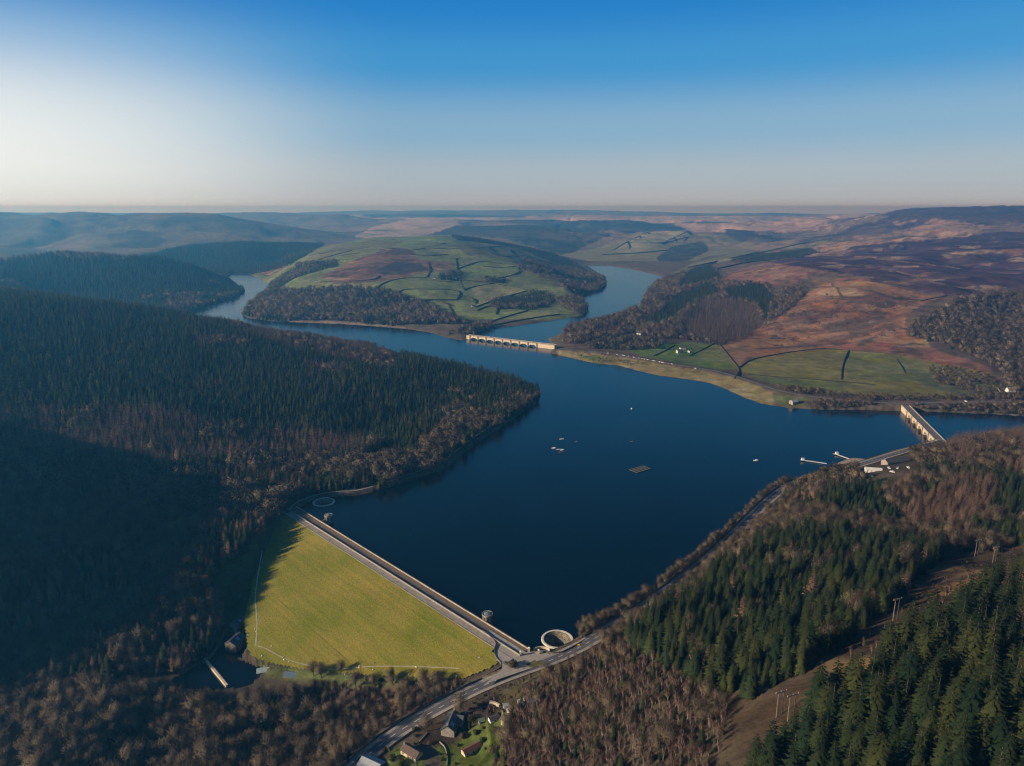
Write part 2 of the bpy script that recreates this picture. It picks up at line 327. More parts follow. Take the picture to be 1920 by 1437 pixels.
DAMPOLY = np.array([DA-dl*2-dn*12, DA-dl*2+dn*10]+[on_dam(*p)[:2] for p in [(505,1010),(472,1090),(455,1160),(462,1215)]+DAM_EDGE_PX]+[DB+dl*2+dn*10, DB+dl*2-dn*12])
face = dam_z(V); dp, _ = dist_line(GX, GY, DAMPOLY, closed=True, maxd=30); din = in_poly(GX, GY, DAMPOLY)
lft = np.clip((U-20)/40, 0, 1)            # on the left the hillside runs over the end of the bank
GZ = np.where(din & (V > CRW), np.where(lft > 0, face-1.2, np.where(GZ > face+3, GZ, face-1.2)), np.where(din, CREST-3, GZ))
w_ = np.clip(1-dp/14, 0, 1); w_ = w_*w_*(3-2*w_); GZ = np.where(~din & (V > 14) & (w_ > 0) & (U > 40), GZ*(1-w_)+(face-.8)*w_, GZ)
# tail-water basin below the dam
POOL = np.array([at_z(px, py, -42)[:2] for px, py in [(418,1192),(478,1182),(468,1218),(452,1236),(480,1248),(500,1252),(500,1268),(470,1284),(428,1292),(385,1292),(340,1290),(322,1278),(340,1266),(378,1244),(402,1228),(414,1206)]])
pd, _ = dist_line(GX, GY, POOL, closed=True, maxd=60); pin = in_poly(GX, GY, POOL)
GZ = np.where(pin, np.minimum(GZ, -43-np.minimum(pd*.3, 3)), np.where(pd < 40, np.maximum(GZ, -41.2+0*pd), GZ))
# roads cut into the ground
def carve(line, hw, blend, drop=.25):
    global GZ
    d, z = dist_line(GX, GY, line, maxd=hw+blend+2)
    w = np.clip(1-(d-hw)/blend, 0, 1); w = w*w*(3-2*w)
    GZ = np.where(d < hw+blend, GZ*(1-w)+(z-drop)*w, GZ)
carve(ROAD_MAIN, 8.0, 14); carve(ROAD_FAR, 7.0, 12); carve(TRACK, 2.4, 9)
BELL = [(at_z(1045, 1198, 1.0)[:2], 13.2), (at_z(607, 941, 1.0)[:2], 13.2)]     # the two bell-mouth overflows
for _c, _r in BELL: GZ = np.where(((GX-_c[0])**2+(GY-_c[1])**2 < (_r+3)**2) & (GZ < .4), -32, GZ)
def height(x, y):
    x = np.asarray(x, float); y = np.asarray(y, float); a, l = warp(x, y)
    i = np.clip(np.searchsorted(az, a)-1, 0, len(az)-2); j = np.clip(np.searchsorted(lr, l)-1, 0, len(lr)-2)
    p = np.clip((a-az[i])/(az[i+1]-az[i]), 0, 1); q = np.clip((l-lr[j])/(lr[j+1]-lr[j]), 0, 1)
    return (GZ[j, i]*(1-p)+GZ[j, i+1]*p)*(1-q)+(GZ[j+1, i]*(1-p)+GZ[j+1, i+1]*p)*q
# where each line of sight first meets the ground (used to recover positions from the photo)
def ground(px, py, t0=220.0, t1=20000.0):
    d = ray(px, py); ts = np.geomspace(t0, t1, 2600); z = CAMH+d[2]*ts-np.maximum(height(d[0]*ts, d[1]*ts), -43 if py > 1100 else 0)
    k = np.argmax(z < 0)
    if z[k] >= 0: k = len(ts)-1
    a, b = ts[max(k-1, 0)], ts[k]; za, zb = z[max(k-1, 0)], z[k]
    t = a+(b-a)*za/(za-zb) if za != zb else b
    return np.array([d[0]*t, d[1]*t, CAMH+d[2]*t])
# what of the ground can be seen from the camera (for keeping land cover zones honest)
GPX, GPY, GDEP = to_px(np.stack([GX, GY, GZ], -1))
elev = np.arctan2(GZ-CAMH, RR); mx = np.maximum.accumulate(elev, 0); GVIS = elev >= mx-.004
# ------------------------------------------------------------------ land cover, as the albedo of the ground
COVER = np.zeros(GX.shape+(3,)); COVER[:] = (.105, .085, .06)
wx = fbm(GX, GY, 60, 4, 31); wy = fbm(GX, GY, 60, 4, 37); wx2 = fbm(GX, GY, 300, 4, 41); wy2 = fbm(GX, GY, 300, 4, 47)
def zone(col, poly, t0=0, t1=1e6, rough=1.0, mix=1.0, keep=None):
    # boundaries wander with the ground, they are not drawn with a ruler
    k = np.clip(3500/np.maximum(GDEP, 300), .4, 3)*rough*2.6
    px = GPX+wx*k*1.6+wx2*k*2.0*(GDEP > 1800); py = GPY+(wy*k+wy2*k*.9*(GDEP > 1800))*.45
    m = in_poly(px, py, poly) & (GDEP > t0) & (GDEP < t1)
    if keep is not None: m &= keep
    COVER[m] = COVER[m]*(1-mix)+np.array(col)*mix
def blend(mask, w, col):
    w = np.clip(w, 0, 1)*mask; COVER[:] = COVER*(1-w[..., None])+np.array(col)*w[..., None]
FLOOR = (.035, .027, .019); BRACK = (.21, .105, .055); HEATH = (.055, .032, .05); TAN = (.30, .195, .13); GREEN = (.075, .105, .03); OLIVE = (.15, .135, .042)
# far country
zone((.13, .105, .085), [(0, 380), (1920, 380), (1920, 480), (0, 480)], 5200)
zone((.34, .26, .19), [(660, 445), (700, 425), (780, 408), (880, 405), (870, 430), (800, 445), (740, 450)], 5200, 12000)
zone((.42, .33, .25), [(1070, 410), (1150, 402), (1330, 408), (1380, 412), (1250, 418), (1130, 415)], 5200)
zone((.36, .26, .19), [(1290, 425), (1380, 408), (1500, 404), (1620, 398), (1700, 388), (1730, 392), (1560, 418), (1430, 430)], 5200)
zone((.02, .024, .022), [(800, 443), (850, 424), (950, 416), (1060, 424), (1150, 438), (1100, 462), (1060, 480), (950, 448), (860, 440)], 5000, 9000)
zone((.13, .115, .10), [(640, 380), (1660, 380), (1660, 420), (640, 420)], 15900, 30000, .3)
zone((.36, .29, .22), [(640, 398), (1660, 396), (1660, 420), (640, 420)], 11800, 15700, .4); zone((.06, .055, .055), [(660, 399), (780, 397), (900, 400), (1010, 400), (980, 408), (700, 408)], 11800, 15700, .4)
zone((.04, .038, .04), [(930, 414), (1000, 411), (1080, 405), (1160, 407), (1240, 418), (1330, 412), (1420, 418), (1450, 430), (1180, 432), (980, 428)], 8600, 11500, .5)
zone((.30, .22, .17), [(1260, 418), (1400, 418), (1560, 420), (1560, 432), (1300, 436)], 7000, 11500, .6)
zone((.17, .16, .08), [(1040, 480), (1120, 465), (1200, 436), (1280, 433), (1300, 440), (1400, 440), (1420, 470), (1330, 480), (1240, 510), (1120, 500)], 4700, 8200)
zone((.24, .23, .12), [(1150, 470), (1215, 433), (1285, 433), (1240, 458), (1180, 480)], 4700, 8200, .4)
zone((.035, .04, .035), [(1230, 485), (1260, 462), (1320, 452), (1330, 470), (1290, 488), (1240, 495)], 4700, 8200)
zone((.05, .045, .04), [(1360, 430), (1410, 428), (1425, 445), (1390, 455), (1360, 440)], 4700, 8200)
zone((.15, .15, .07), [(1260, 512), (1310, 490), (1400, 470), (1560, 445), (1640, 430), (1620, 450), (1480, 490), (1360, 505), (1300, 515)], 3600, 8000, .5)
zone((.24, .17, .10), [(1340, 510), (1370, 488), (1450, 485), (1430, 505), (1370, 530), (1345, 530)], 2800, 6000)
# skyline hill on the left
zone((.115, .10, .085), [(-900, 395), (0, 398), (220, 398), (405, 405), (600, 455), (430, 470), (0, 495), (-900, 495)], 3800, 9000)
zone((.07, .06, .06), [(140, 405), (300, 402), (400, 410), (330, 425), (200, 428)], 3800, 9000)
zone((.05, .05, .05), [(200, 440), (260, 432), (315, 450), (290, 465), (210, 465)], 3800, 9000)
zone((.15, .125, .07), [(300, 468), (360, 435), (430, 430), (520, 445), (570, 453), (440, 455), (330, 466)], 3800, 9000)
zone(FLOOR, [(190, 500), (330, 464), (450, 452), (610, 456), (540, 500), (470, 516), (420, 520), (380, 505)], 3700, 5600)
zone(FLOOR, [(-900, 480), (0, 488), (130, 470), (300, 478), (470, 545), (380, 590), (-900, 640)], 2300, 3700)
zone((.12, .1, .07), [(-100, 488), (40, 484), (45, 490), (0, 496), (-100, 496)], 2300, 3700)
# crook hill
CH = [(450, 592), (498, 545), (465, 515), (580, 468), (700, 441), (870, 441), (1000, 468), (1145, 520), (1110, 600), (885, 640), (700, 615)]
zone((.125, .150, .060), CH, 2250, 5400, .3)
for c_, pl in [((.115, .14, .045), [(745, 552), (762, 545), (800, 545), (858, 545), (866, 552), (850, 562), (775, 560)]), ((.13, .15, .055), [(770, 564), (855, 565), (880, 578), (860, 585), (800, 568)]), ((.10, .14, .04), [(865, 505), (900, 493), (940, 494), (972, 505), (960, 515), (930, 522), (880, 518)]), ((.15, .15, .065), [(885, 540), (930, 530), (985, 545), (915, 566), (892, 574)]), ((.12, .145, .05), [(800, 570), (850, 580), (890, 590), (980, 582), (920, 602), (880, 606), (840, 590)]), ((.14, .15, .06), [(925, 605), (990, 585), (1055, 588), (990, 606), (928, 614)]), ((.13, .13, .06), [(560, 545), (600, 530), (650, 534), (640, 541), (590, 545)]), ((.12, .13, .055), [(652, 532), (710, 526), (712, 540), (660, 540)]), ((.14, .15, .065), [(800, 468), (860, 462), (940, 468), (960, 478), (880, 482), (840, 478)]), ((.15, .15, .07), [(890, 470), (950, 463), (1010, 485), (960, 480)]), ((.09, .125, .04), [(700, 447), (860, 445), (930, 455), (840, 460), (760, 462)])]: zone(tuple(1.35*q for q in c_), pl, 2250, 5400, .35)
zone((.115, .115, .06), [(840, 455), (940, 455), (1060, 495), (960, 480), (880, 480)], 2250, 5400, .5)
zone((.12, .125, .06), [(550, 475), (640, 460), (760, 450), (740, 462), (640, 480), (600, 495), (545, 480)], 2250, 5400, .5)
zone((.13, .08, .058), [(462, 514), (520, 489), (548, 475), (556, 488), (505, 518), (478, 515)], 2250, 5400)
zone((.15, .085, .058), [(600, 520), (652, 494), (690, 479), (737, 464), (772, 478), (803, 490), (860, 494), (850, 507), (800, 512), (740, 524), (673, 531), (627, 531)], 2250, 5400)
zone((.05, .042, .04), [(703, 506), (745, 491), (790, 494), (806, 506), (765, 514), (720, 516)], 2250, 5400)  # dark patch paints the shade on the knoll into the ground colour
zone((.07, .05, .045), [(728, 474), (748, 464), (770, 469), (778, 477), (740, 480)], 2250, 5400)
zone((.07, .058, .045), [(450, 592), (500, 548), (530, 535), (560, 548), (640, 540), (720, 545), (790, 565), (830, 592), (880, 610), (890, 640), (700, 615)], 2250, 5400, .6)
zone((.06, .05, .045), [(960, 490), (1010, 485), (1090, 508), (1140, 520), (1138, 545), (1090, 560), (1060, 540), (1000, 510)], 2250, 5400)
zone((.2, .15, .12), [(500, 598), (600, 601), (700, 607), (760, 613), (760, 618), (690, 613), (600, 607), (500, 603)], 2000, 2500, .1)
# right hill
RH = [(1040, 650), (1200, 560), (1330, 490), (1500, 475), (1920, 430), (2300, 430), (2300, 780), (1690, 770)]
zone((.10, .07, .05), RH, 1250, 4300)
zone((.07, .05, .045), [(1170, 540), (1240, 520), (1330, 497), (1400, 530), (1430, 560), (1440, 600), (1350, 650), (1200, 640), (1060, 640), (1060, 610)], 1800, 4300)
zone((.16, .085, .065), [(1330, 535), (1390, 505), (1450, 488), (1530, 485), (1570, 500), (1500, 530), (1430, 540), (1380, 545)], 1900, 4300)
zone(HEATH, [(1440, 492), (1530, 478), (1620, 455), (1760, 445), (1920, 432), (2300, 430), (2300, 560), (1920, 560), (1750, 552), (1640, 525), (1580, 512), (1530, 505)], 2200, 6000)
zone(TAN, [(1480, 482), (1560, 450), (1640, 438), (1700, 428), (1740, 412), (1790, 415), (1870, 424), (1815, 444), (1700, 452), (1600, 462), (1560, 480)], 3600, 9000, .6)
zone((.05, .036, .048), [(1540, 452), (1600, 425), (1670, 406), (1760, 405), (1720, 425), (1640, 444)], 4500, 9000)
zone((.06, .042, .05), [(1640, 404), (1700, 391), (1800, 387), (2300, 388), (2300, 432), (1870, 428), (1790, 412), (1700, 408)], 5200, 9500)
zone((.24, .17, .12), [(1670, 418), (1720, 412), (1725, 416), (1680, 423)], 4500, 9500, .5)
for e in [(1820, 463, 22, 4), (1790, 478, 25, 6), (1840, 473, 40, 4), (1900, 472, 30, 5), (1910, 487, 22, 4), (1855, 448, 12, 2), (1890, 420, 14, 2), (1680, 530, 25, 3), (1850, 540, 40, 5), (1560, 500, 25, 3), (1620, 497, 14, 2), (1900, 425, 20, 2), (1740, 525, 30, 2), (1700, 500, 30, 1.5), (1650, 470, 16, 2), (1680, 462, 14, 1.5)]:
    zone((.2, .145, .105), [(e[0]+e[2]*math.cos(k*.785), e[1]+e[3]*math.sin(k*.785)) for k in range(8)], 2200, 6000, .5)
for l in [[(1530, 490), (1600, 497), (1680, 508), (1760, 530), (1860, 548)], [(1420, 515), (1500, 502), (1570, 515), (1640, 520)], [(1600, 480), (1700, 490), (1800, 502)]]:
    zone((.17, .11, .085), l+[(x, y+2.5) for x, y in l[::-1]], 1900, 4500, .3)
zone(BRACK, [(1345, 655), (1420, 618), (1470, 585), (1520, 545), (1560, 522), (1620, 520), (1720, 552), (1760, 560), (1700, 590), (1700, 620), (1760, 650), (1850, 680), (1880, 705), (1760, 672), (1680, 664), (1560, 655), (1400, 672), (1386, 692)], 1350, 2600)
zone((.17, .075, .055), [(1560, 640), (1660, 640), (1760, 655), (1850, 690), (1880, 712), (1760, 682), (1680, 664), (1560, 654)], 1350, 2600)
for pl in [[(1540, 610), (1600, 598), (1660, 592), (1650, 610), (1620, 625), (1560, 622)], [(1620, 600), (1660, 590), (1670, 605), (1640, 608)], [(1640, 570), (1680, 560), (1690, 575), (1650, 580)], [(1460, 625), (1500, 612), (1500, 618), (1470, 632)], [(1470, 590), (1530, 580), (1540, 590), (1490, 600)], [(1420, 620), (1470, 590), (1510, 560), (1460, 570), (1410, 600)]]:
    zone((.075, .055, .045), pl, 1350, 2600, 1.3, .8)
zone(OLIVE, [(1384, 697), (1404, 676), (1480, 662), (1562, 655), (1680, 664), (1770, 685), (1868, 700), (1880, 745), (1690, 742), (1560, 738), (1470, 727), (1420, 712)], 1300, 2000, .2)
zone((.125, .13, .045), [(1580, 660), (1680, 666), (1765, 686), (1770, 720), (1590, 712)], 1300, 2000, .2)
zone((.095, .115, .04), [(1400, 700), (1480, 712), (1580, 716), (1590, 738), (1480, 728), (1420, 712)], 1300, 2000, .4)
zone((.085, .095, .05), [(1700, 690), (1760, 700), (1860, 715), (1880, 745), (1800, 745), (1740, 728)], 1300, 2000, .8)
zone((.075, .13, .03), [(1170, 652), (1235, 640), (1262, 645), (1290, 642), (1345, 646), (1384, 692), (1345, 692), (1280, 682), (1200, 668)], 1500, 2300, .2)
zone((.12, .15, .04), [(1300, 660), (1345, 646), (1384, 692), (1340, 690)], 1500, 2300, .2)
zone((.20, .165, .07), [(1042, 657), (1120, 662), (1260, 686), (1340, 699), (1410, 718), (1450, 738), (1450, 760), (1400, 750), (1340, 723), (1260, 709), (1190, 698), (1110, 683), (1050, 668)], 1250, 2300, .3)
zone((.11, .13, .045), [(1070, 665), (1110, 668), (1160, 680), (1110, 678)], 1250, 2300, .6)
zone((.10, .12, .045), [(1445, 738), (1500, 746), (1530, 752), (1500, 762), (1460, 760)], 1250, 1600, .3)
zone((.06, .05, .04), [(1500, 752), (1690, 760), (1920, 762), (2300, 762), (2300, 790), (1900, 782), (1690, 770), (1520, 768)], 1100, 1600, .3)
zone((.065, .052, .042), [(1720, 600), (1800, 565), (1920, 550), (2300, 550), (2300, 740), (1880, 740), (1860, 690), (1740, 650)], 1300, 2400)
# left hill, near right bank, valley bottom
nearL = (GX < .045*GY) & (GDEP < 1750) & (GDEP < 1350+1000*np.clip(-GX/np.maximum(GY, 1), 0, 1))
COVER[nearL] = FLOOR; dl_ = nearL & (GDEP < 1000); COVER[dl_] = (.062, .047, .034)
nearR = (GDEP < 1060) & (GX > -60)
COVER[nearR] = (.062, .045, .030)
zone((.058, .038, .022), [(1340, 1437), (1380, 1340), (1480, 1280), (1600, 1180), (1680, 1120), (1760, 1060), (1830, 1010), (1980, 960), (1980, 1040), (1860, 1090), (1760, 1160), (1640, 1240), (1500, 1340), (1430, 1437)], 150, 800, 1.5, .7)  # clearing darkened: tree shade is partly put into its ground colour
blend((GDEP < 800) & (GX > 120), (fbm(GX, GY, 45, 3, 97)-.12)*4*((GZ > 60)), (.19, .105, .04))  # orange noise patches paint sunlit bits into the ground colour
zone((.10, .085, .03), [(970, 1272), (1060, 1240), (1120, 1215), (1100, 1240), (1040, 1300), (980, 1340), (940, 1350), (930, 1310)], 380, 600, 2, .6)
zone((.085, .11, .022), [(720, 1437), (730, 1405), (790, 1392), (830, 1400), (860, 1390), (900, 1350), (960, 1335), (950, 1380), (930, 1437)], 400, 560, .8)
zone((.085, .065, .05), [(700, 1395), (745, 1385), (775, 1378), (815, 1400), (830, 1437), (800, 1437), (770, 1395)], 400, 560, .4)
zone((.10, .062, .045), [(560, 1300), (650, 1285), (720, 1290), (780, 1290), (830, 1312), (760, 1345), (640, 1400), (600, 1350)], 430, 640, 2.5, .7)
zone((.10, .115, .03), [(475, 1250), (560, 1250), (700, 1262), (860, 1268), (700, 1285), (600, 1280), (540, 1275), (500, 1268)], 500, 700, 1.0)
zone((.05, .07, .022), [(380, 1070), (450, 1040), (500, 985), (545, 958), (560, 1000), (480, 1230), (440, 1190), (420, 1120)], 560, 900, 1.0)
zone((.20, .15, .085), [(868, 1285), (930, 1262), (958, 1240), (950, 1230), (962, 1258), (925, 1275), (870, 1296)], 480, 640, .4)
# heather, bracken and pale grass grow through one another on the moor
_pl = vnoise(GX/150+.5*wx, GY/90+.5*wy, 81)*.6+vnoise(GX/55, GY/40, 82)*.4; _fi = fbm(GX, GY, 38, 4, 83); _st = fbm(GX*.35+GY*.2, GY*1.6-GX*.5, 120, 4, 84)
rh = in_poly(GPX, GPY, np.array([(1330, 660), (1400, 600), (1330, 500), (1500, 430), (1640, 385), (2300, 385), (2300, 700), (1880, 720), (1700, 664), (1560, 650), (1400, 668)], float)) & (GDEP > 1350) & (GDEP < 9500)
hea = rh & (COVER[..., 0] < .09); bra = (rh & (COVER[..., 0] >= .12)) | ((GDEP > 2250) & (GDEP < 5400) & (COVER[..., 0] > COVER[..., 1]*1.5) & (GPX < 1000))
blend(hea, (_pl-.68)*4+_fi*.35, (.10, .062, .065)); blend(hea, (_st-.40)*4, (.17, .115, .09)); blend(hea, (.36-_pl)*4, (.034, .021, .034))
blend(bra, (_pl-.62)*5+_fi*.5, (.25, .17, .09)); blend(bra, (.34-_pl)*6+_fi*.7, (.075, .05, .038)); blend(bra, (_st-.30)*5, (.11, .058, .042)); blend(bra, (_fi-.32)*6, (.07, .048, .035))
fa = (GDEP > 4800); blend(fa, .6*(vnoise(GX/700+wx2*.6, GY/700+wy2*.6, 91)-.62)*3, (.20, .15, .11)); blend(fa, .7*(.34-vnoise(GX/520+wx2*.6, GY/800+wy2*.6, 92))*4, (.045, .042, .042))
gr = (COVER[..., 1] > COVER[..., 0]) & (GDEP > 1200); blend(gr, fbm(GX, GY, 60, 4, 95)*.9, (.15, .14, .06)); blend(gr, fbm(GX, GY, 33, 4, 96)*.7, (.075, .085, .03))
# bare stony margin along the water line
m = (~inside) & (sd < 3.2+wx*2) & (V < 0); COVER[m] = COVER[m]*.35+np.array((.16, .125, .095))*.65
m = inside; COVER[m] = (.06, .05, .04)
for _ in range(2):
    C_ = COVER.copy(); fz_ = np.clip((1900-GDEP)/400, 0, 1)[..., None]; C_[1:-1, 1:-1] = (COVER[1:-1, 1:-1]*4+COVER[:-2, 1:-1]+COVER[2:, 1:-1]+COVER[1:-1, :-2]+COVER[1:-1, 2:])/8; COVER = C_*fz_+COVER*(1-fz_)
# ------------------------------------------------------------------ the ground: one sheet to the horizon
nr, nc = GZ.shape; idx = np.arange(nr*nc).reshape(nr, nc)
quads = np.stack([idx[:-1, :-1], idx[:-1, 1:], idx[1:, 1:], idx[1:, :-1]], -1).reshape(-1, 4)
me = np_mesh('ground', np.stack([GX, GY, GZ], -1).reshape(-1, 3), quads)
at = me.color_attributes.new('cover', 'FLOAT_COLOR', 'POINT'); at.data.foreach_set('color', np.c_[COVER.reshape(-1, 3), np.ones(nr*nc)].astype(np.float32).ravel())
ground_o = tag(link(D.objects.new('ground', me)), kind='structure')
def ground_material():
    m, nt, b = nmat('ground'); N = nt.nodes; L = nt.links
    a = N.new('ShaderNodeVertexColor'); a.layer_name = 'cover'; geo = N.new('ShaderNodeNewGeometry')
    def noise(scale, lo, hi, detail=6, dist=0.0):
        n = N.new('ShaderNodeTexNoise'); setin(n, Scale=scale, Detail=detail, Roughness=.62, Distortion=dist); L.new(geo.outputs['Position'], n.inputs['Vector'])
        r = N.new('ShaderNodeMapRange'); setin(r, From_Min=.3, From_Max=.7, To_Min=lo, To_Max=hi); L.new(n.outputs['Fac'], r.inputs['Value']); return r.outputs[0]
    def mul(x, y):
        k = N.new('ShaderNodeMath'); k.operation = 'MULTIPLY'; L.new(x, k.inputs[0]); L.new(y, k.inputs[1]); return k.outputs[0]
    f = mul(mul(noise(.35, .8, 1.2, 8), noise(.045, .62, 1.42, 8, .4)), mul(noise(.014, .72, 1.3, 8, .8), noise(.004, .82, 1.2, 5, .6)))
    sc = N.new('ShaderNodeVectorMath'); sc.operation = 'SCALE'; L.new(a.outputs['Color'], sc.inputs[0]); L.new(f, sc.inputs['Scale'])
    hs = N.new('ShaderNodeHueSaturation'); L.new(sc.outputs[0], hs.inputs['Color']); L.new(noise(.02, .485, .515), hs.inputs['Hue']); L.new(noise(.012, .75, 1.2), hs.inputs['Saturation'])
    L.new(hs.outputs['Color'], b.inputs['Base Color']); b.inputs['Roughness'].default_value = 1; b.inputs['Specular IOR Level'].default_value = .05
    bp = N.new('ShaderNodeBump'); setin(bp, Strength=.6, Distance=2.0); n = N.new('ShaderNodeTexNoise'); setin(n, Scale=.16, Detail=8, Roughness=.65); L.new(geo.outputs['Position'], n.inputs['Vector'])
    L.new(n.outputs['Fac'], bp.inputs['Height']); L.new(bp.outputs[0], b.inputs['Normal']); return m
me.materials.append(ground_material())
# ------------------------------------------------------------------ water
def water_material():
    m, nt, b = nmat('water'); N = nt.nodes; L = nt.links
    b.inputs['Base Color'].default_value = (.0005, .0045, .0095, 1); b.inputs['Roughness'].default_value = .17; b.inputs['IOR'].default_value = 1.33; b.inputs['Specular IOR Level'].default_value = .5
    geo = N.new('ShaderNodeNewGeometry'); mp = N.new('ShaderNodeMapping'); mp.inputs['Scale'].default_value = (1, .6, 1); mp.inputs['Rotation'].default_value = (0, 0, .5); L.new(geo.outputs['Position'], mp.inputs['Vector'])
    n1 = N.new('ShaderNodeTexNoise'); setin(n1, Scale=.35, Detail=4, Roughness=.6); L.new(mp.outputs[0], n1.inputs['Vector'])
    n2 = N.new('ShaderNodeTexNoise'); setin(n2, Scale=.006, Detail=4, Roughness=.55, Distortion=.8); L.new(mp.outputs[0], n2.inputs['Vector'])
    r = N.new('ShaderNodeMapRange'); setin(r, From_Min=.35, From_Max=.65, To_Min=.03, To_Max=.38); L.new(n2.outputs['Fac'], r.inputs['Value'])
    bp = N.new('ShaderNodeBump'); bp.inputs['Distance'].default_value = .8; L.new(r.outputs[0], bp.inputs['Strength']); L.new(n1.outputs['Fac'], bp.inputs['Height']); L.new(bp.outputs[0], b.inputs['Normal'])
    return m
WATER = water_material()
def flat_poly(name, loops, z, mat):
    vs = [Vector((p[0], p[1], 0)) for l in loops for p in l]; tr = tessellate_polygon([[Vector((p[0], p[1], 0)) for p in l] for l in loops])
    me = D.meshes.new(name); me.from_pydata([(v.x, v.y, z) for v in vs], [], [t if (vs[t[1]]-vs[t[0]]).cross(vs[t[2]]-vs[t[0]]).z > 0 else t[::-1] for t in tr]); me.materials.append(mat)
    o = D.objects.new(name, me); COL.objects.link(o); return o
def grow(P, d):
    P = np.asarray(P); a = np.sum(P[:, 0]*np.roll(P[:, 1], -1)-np.roll(P[:, 0], -1)*P[:, 1]); t = np.roll(P, -1, 0)-np.roll(P, 1, 0); t /= np.maximum(np.hypot(*t.T), 1e-6)[:, None]
    nn = np.c_[t[:, 1], -t[:, 0]]*(1 if a > 0 else -1); return P+nn*d
CIRC = lambda c, r, n=64: [(c[0]+r*math.cos(2*math.pi*k/n), c[1]+r*math.sin(2*math.pi*k/n)) for k in range(n)]
_gs = grow(SHORE, 2.5); _u, _v = dam_uv(_gs[:, 0], _gs[:, 1]); _gs = np.where(((_v > -14) & (_u > -15) & (_u < DAML+15))[:, None], SHORE, _gs)
tag(flat_poly('water', [_gs]+[CIRC(c, r-.3) for c, r in BELL], 0.0, WATER), kind='structure')
tag(flat_poly('pool_water', [grow(POOL, .5)], -42.0, WATER), kind='structure')
# ------------------------------------------------------------------ roads
def asphalt(name, col):
    m = plain(name, col, .8, .22, .12); return m
ROADM = asphalt('asphalt', (.10, .092, .10)); ROADF = asphalt('asphalt_far', (.13, .12, .125)); TRACKM = asphalt('gravel', (.26, .24, .22)); PATHM = plain('footway', (.30, .26, .22), .9, .2, .3); PAINT = plain('road_paint', (.75, .75, .72), .6, .1, 1); VERGE = plain('kerbstone', (.3, .28, .25), .9, .2, .5)
b = MB(); b.ribbon(ROAD_MAIN, -4.2, 4.2, .05); tag(b.build('main_road', ROADM), kind='structure')
b = MB(); b.ribbon(ROAD_MAIN, 4.2, 6.6, -.05, .17); tag(b.build('lakeside_pavement', PATHM), kind='structure')
b = MB(); b.ribbon(ROAD_MAIN, -6.2, -4.2, -.05, .17); tag(b.build('inner_pavement', PATHM), kind='structure')
b = MB(); rl = resample(ROAD_MAIN, 1.0)
for i in range(0, len(rl)-5, 9): b.ribbon(rl[i:i+5], -.14, .14, .056)
b.ribbon(ROAD_MAIN, 3.7, 3.85, .056); b.ribbon(ROAD_MAIN, -3.85, -3.7, .056)
tag(b.build('road_markings', PAINT), kind='structure')
b = MB(); b.ribbon(ROAD_FAR, -4.0, 4.0, .05); tag(b.build('far_road', ROADF), kind='structure')
b = MB(); b.ribbon(TRACK, -1.5, 1.5, .05); tag(b.build('lakeside_track', TRACKM), kind='structure')
# ------------------------------------------------------------------ trees
def foliage(name, c0, c1, rough=.9):
    """colour between c0 and c1 by the individual, with clumps inside the crown"""
    m, nt, b = nmat(name); N = nt.nodes; L = nt.links
    oi = N.new('ShaderNodeObjectInfo'); geo = N.new('ShaderNodeNewGeometry'); n = N.new('ShaderNodeTexNoise'); setin(n, Scale=.9, Detail=3); L.new(geo.outputs['Position'], n.inputs['Vector'])
    a = N.new('ShaderNodeMath'); a.operation = 'MULTIPLY_ADD'; L.new(n.outputs['Fac'], a.inputs[0]); a.inputs[1].default_value = .8; a.inputs[2].default_value = -.4
    s = N.new('ShaderNodeMath'); s.operation = 'ADD'; s.use_clamp = True; L.new(a.outputs[0], s.inputs[0]); L.new(oi.outputs['Random'], s.inputs[1])
    mx = N.new('ShaderNodeMix'); mx.data_type = 'RGBA'; mx.inputs['A'].default_value = (*c0, 1); mx.inputs['B'].default_value = (*c1, 1); L.new(s.outputs[0], mx.inputs['Factor'])
    L.new(mx.outputs['Result'], b.inputs['Base Color']); b.inputs['Roughness'].default_value = rough; b.inputs['Specular IOR Level'].default_value = .12
    return m
M_SPRUCE = foliage('spruce_needles', (.010, .022, .009), (.046, .052, .014)); M_LARCH = foliage('larch_twigs', (.105, .064, .045), (.25, .145, .088)); M_BROAD = foliage('bare_twigs', (.085, .064, .046), (.215, .165, .105))
M_BIRCH = foliage('birch_twigs', (.09, .05, .042), (.20, .115, .085)); M_BUSH = foliage('bush_leaves', (.035, .042, .016), (.11, .075, .035))
M_BARK = plain('bark', (.085, .066, .05), .95, .3, 2); M_PALE = plain('pale_bark', (.20, .17, .15), .9, .25, 2)
class TM:
    def __init__(s): s.v = []; s.f = []
    def tri(s, *p): b = len(s.v); s.v += [tuple(q) for q in p]; s.f.append((b, b+1, b+2))
    def limb(s, a, b, r0, r1, n=4):
        a = np.array(a, float); b = np.array(b, float); d = b-a; d /= np.linalg.norm(d)+1e-9; u = np.cross(d, [.3, .9, .2]); u /= np.linalg.norm(u); w = np.cross(d, u); o = len(s.v)
        for p, r in ((a, r0), (b, r1)):
            for k in range(n): t = 2*math.pi*k/n; s.v.append(tuple(p+u*r*math.cos(t)+w*r*math.sin(t)))
        for k in range(n): q = (k+1) % n; s.f += [(o+k, o+q, o+n+q), (o+k, o+n+q, o+n+k)]
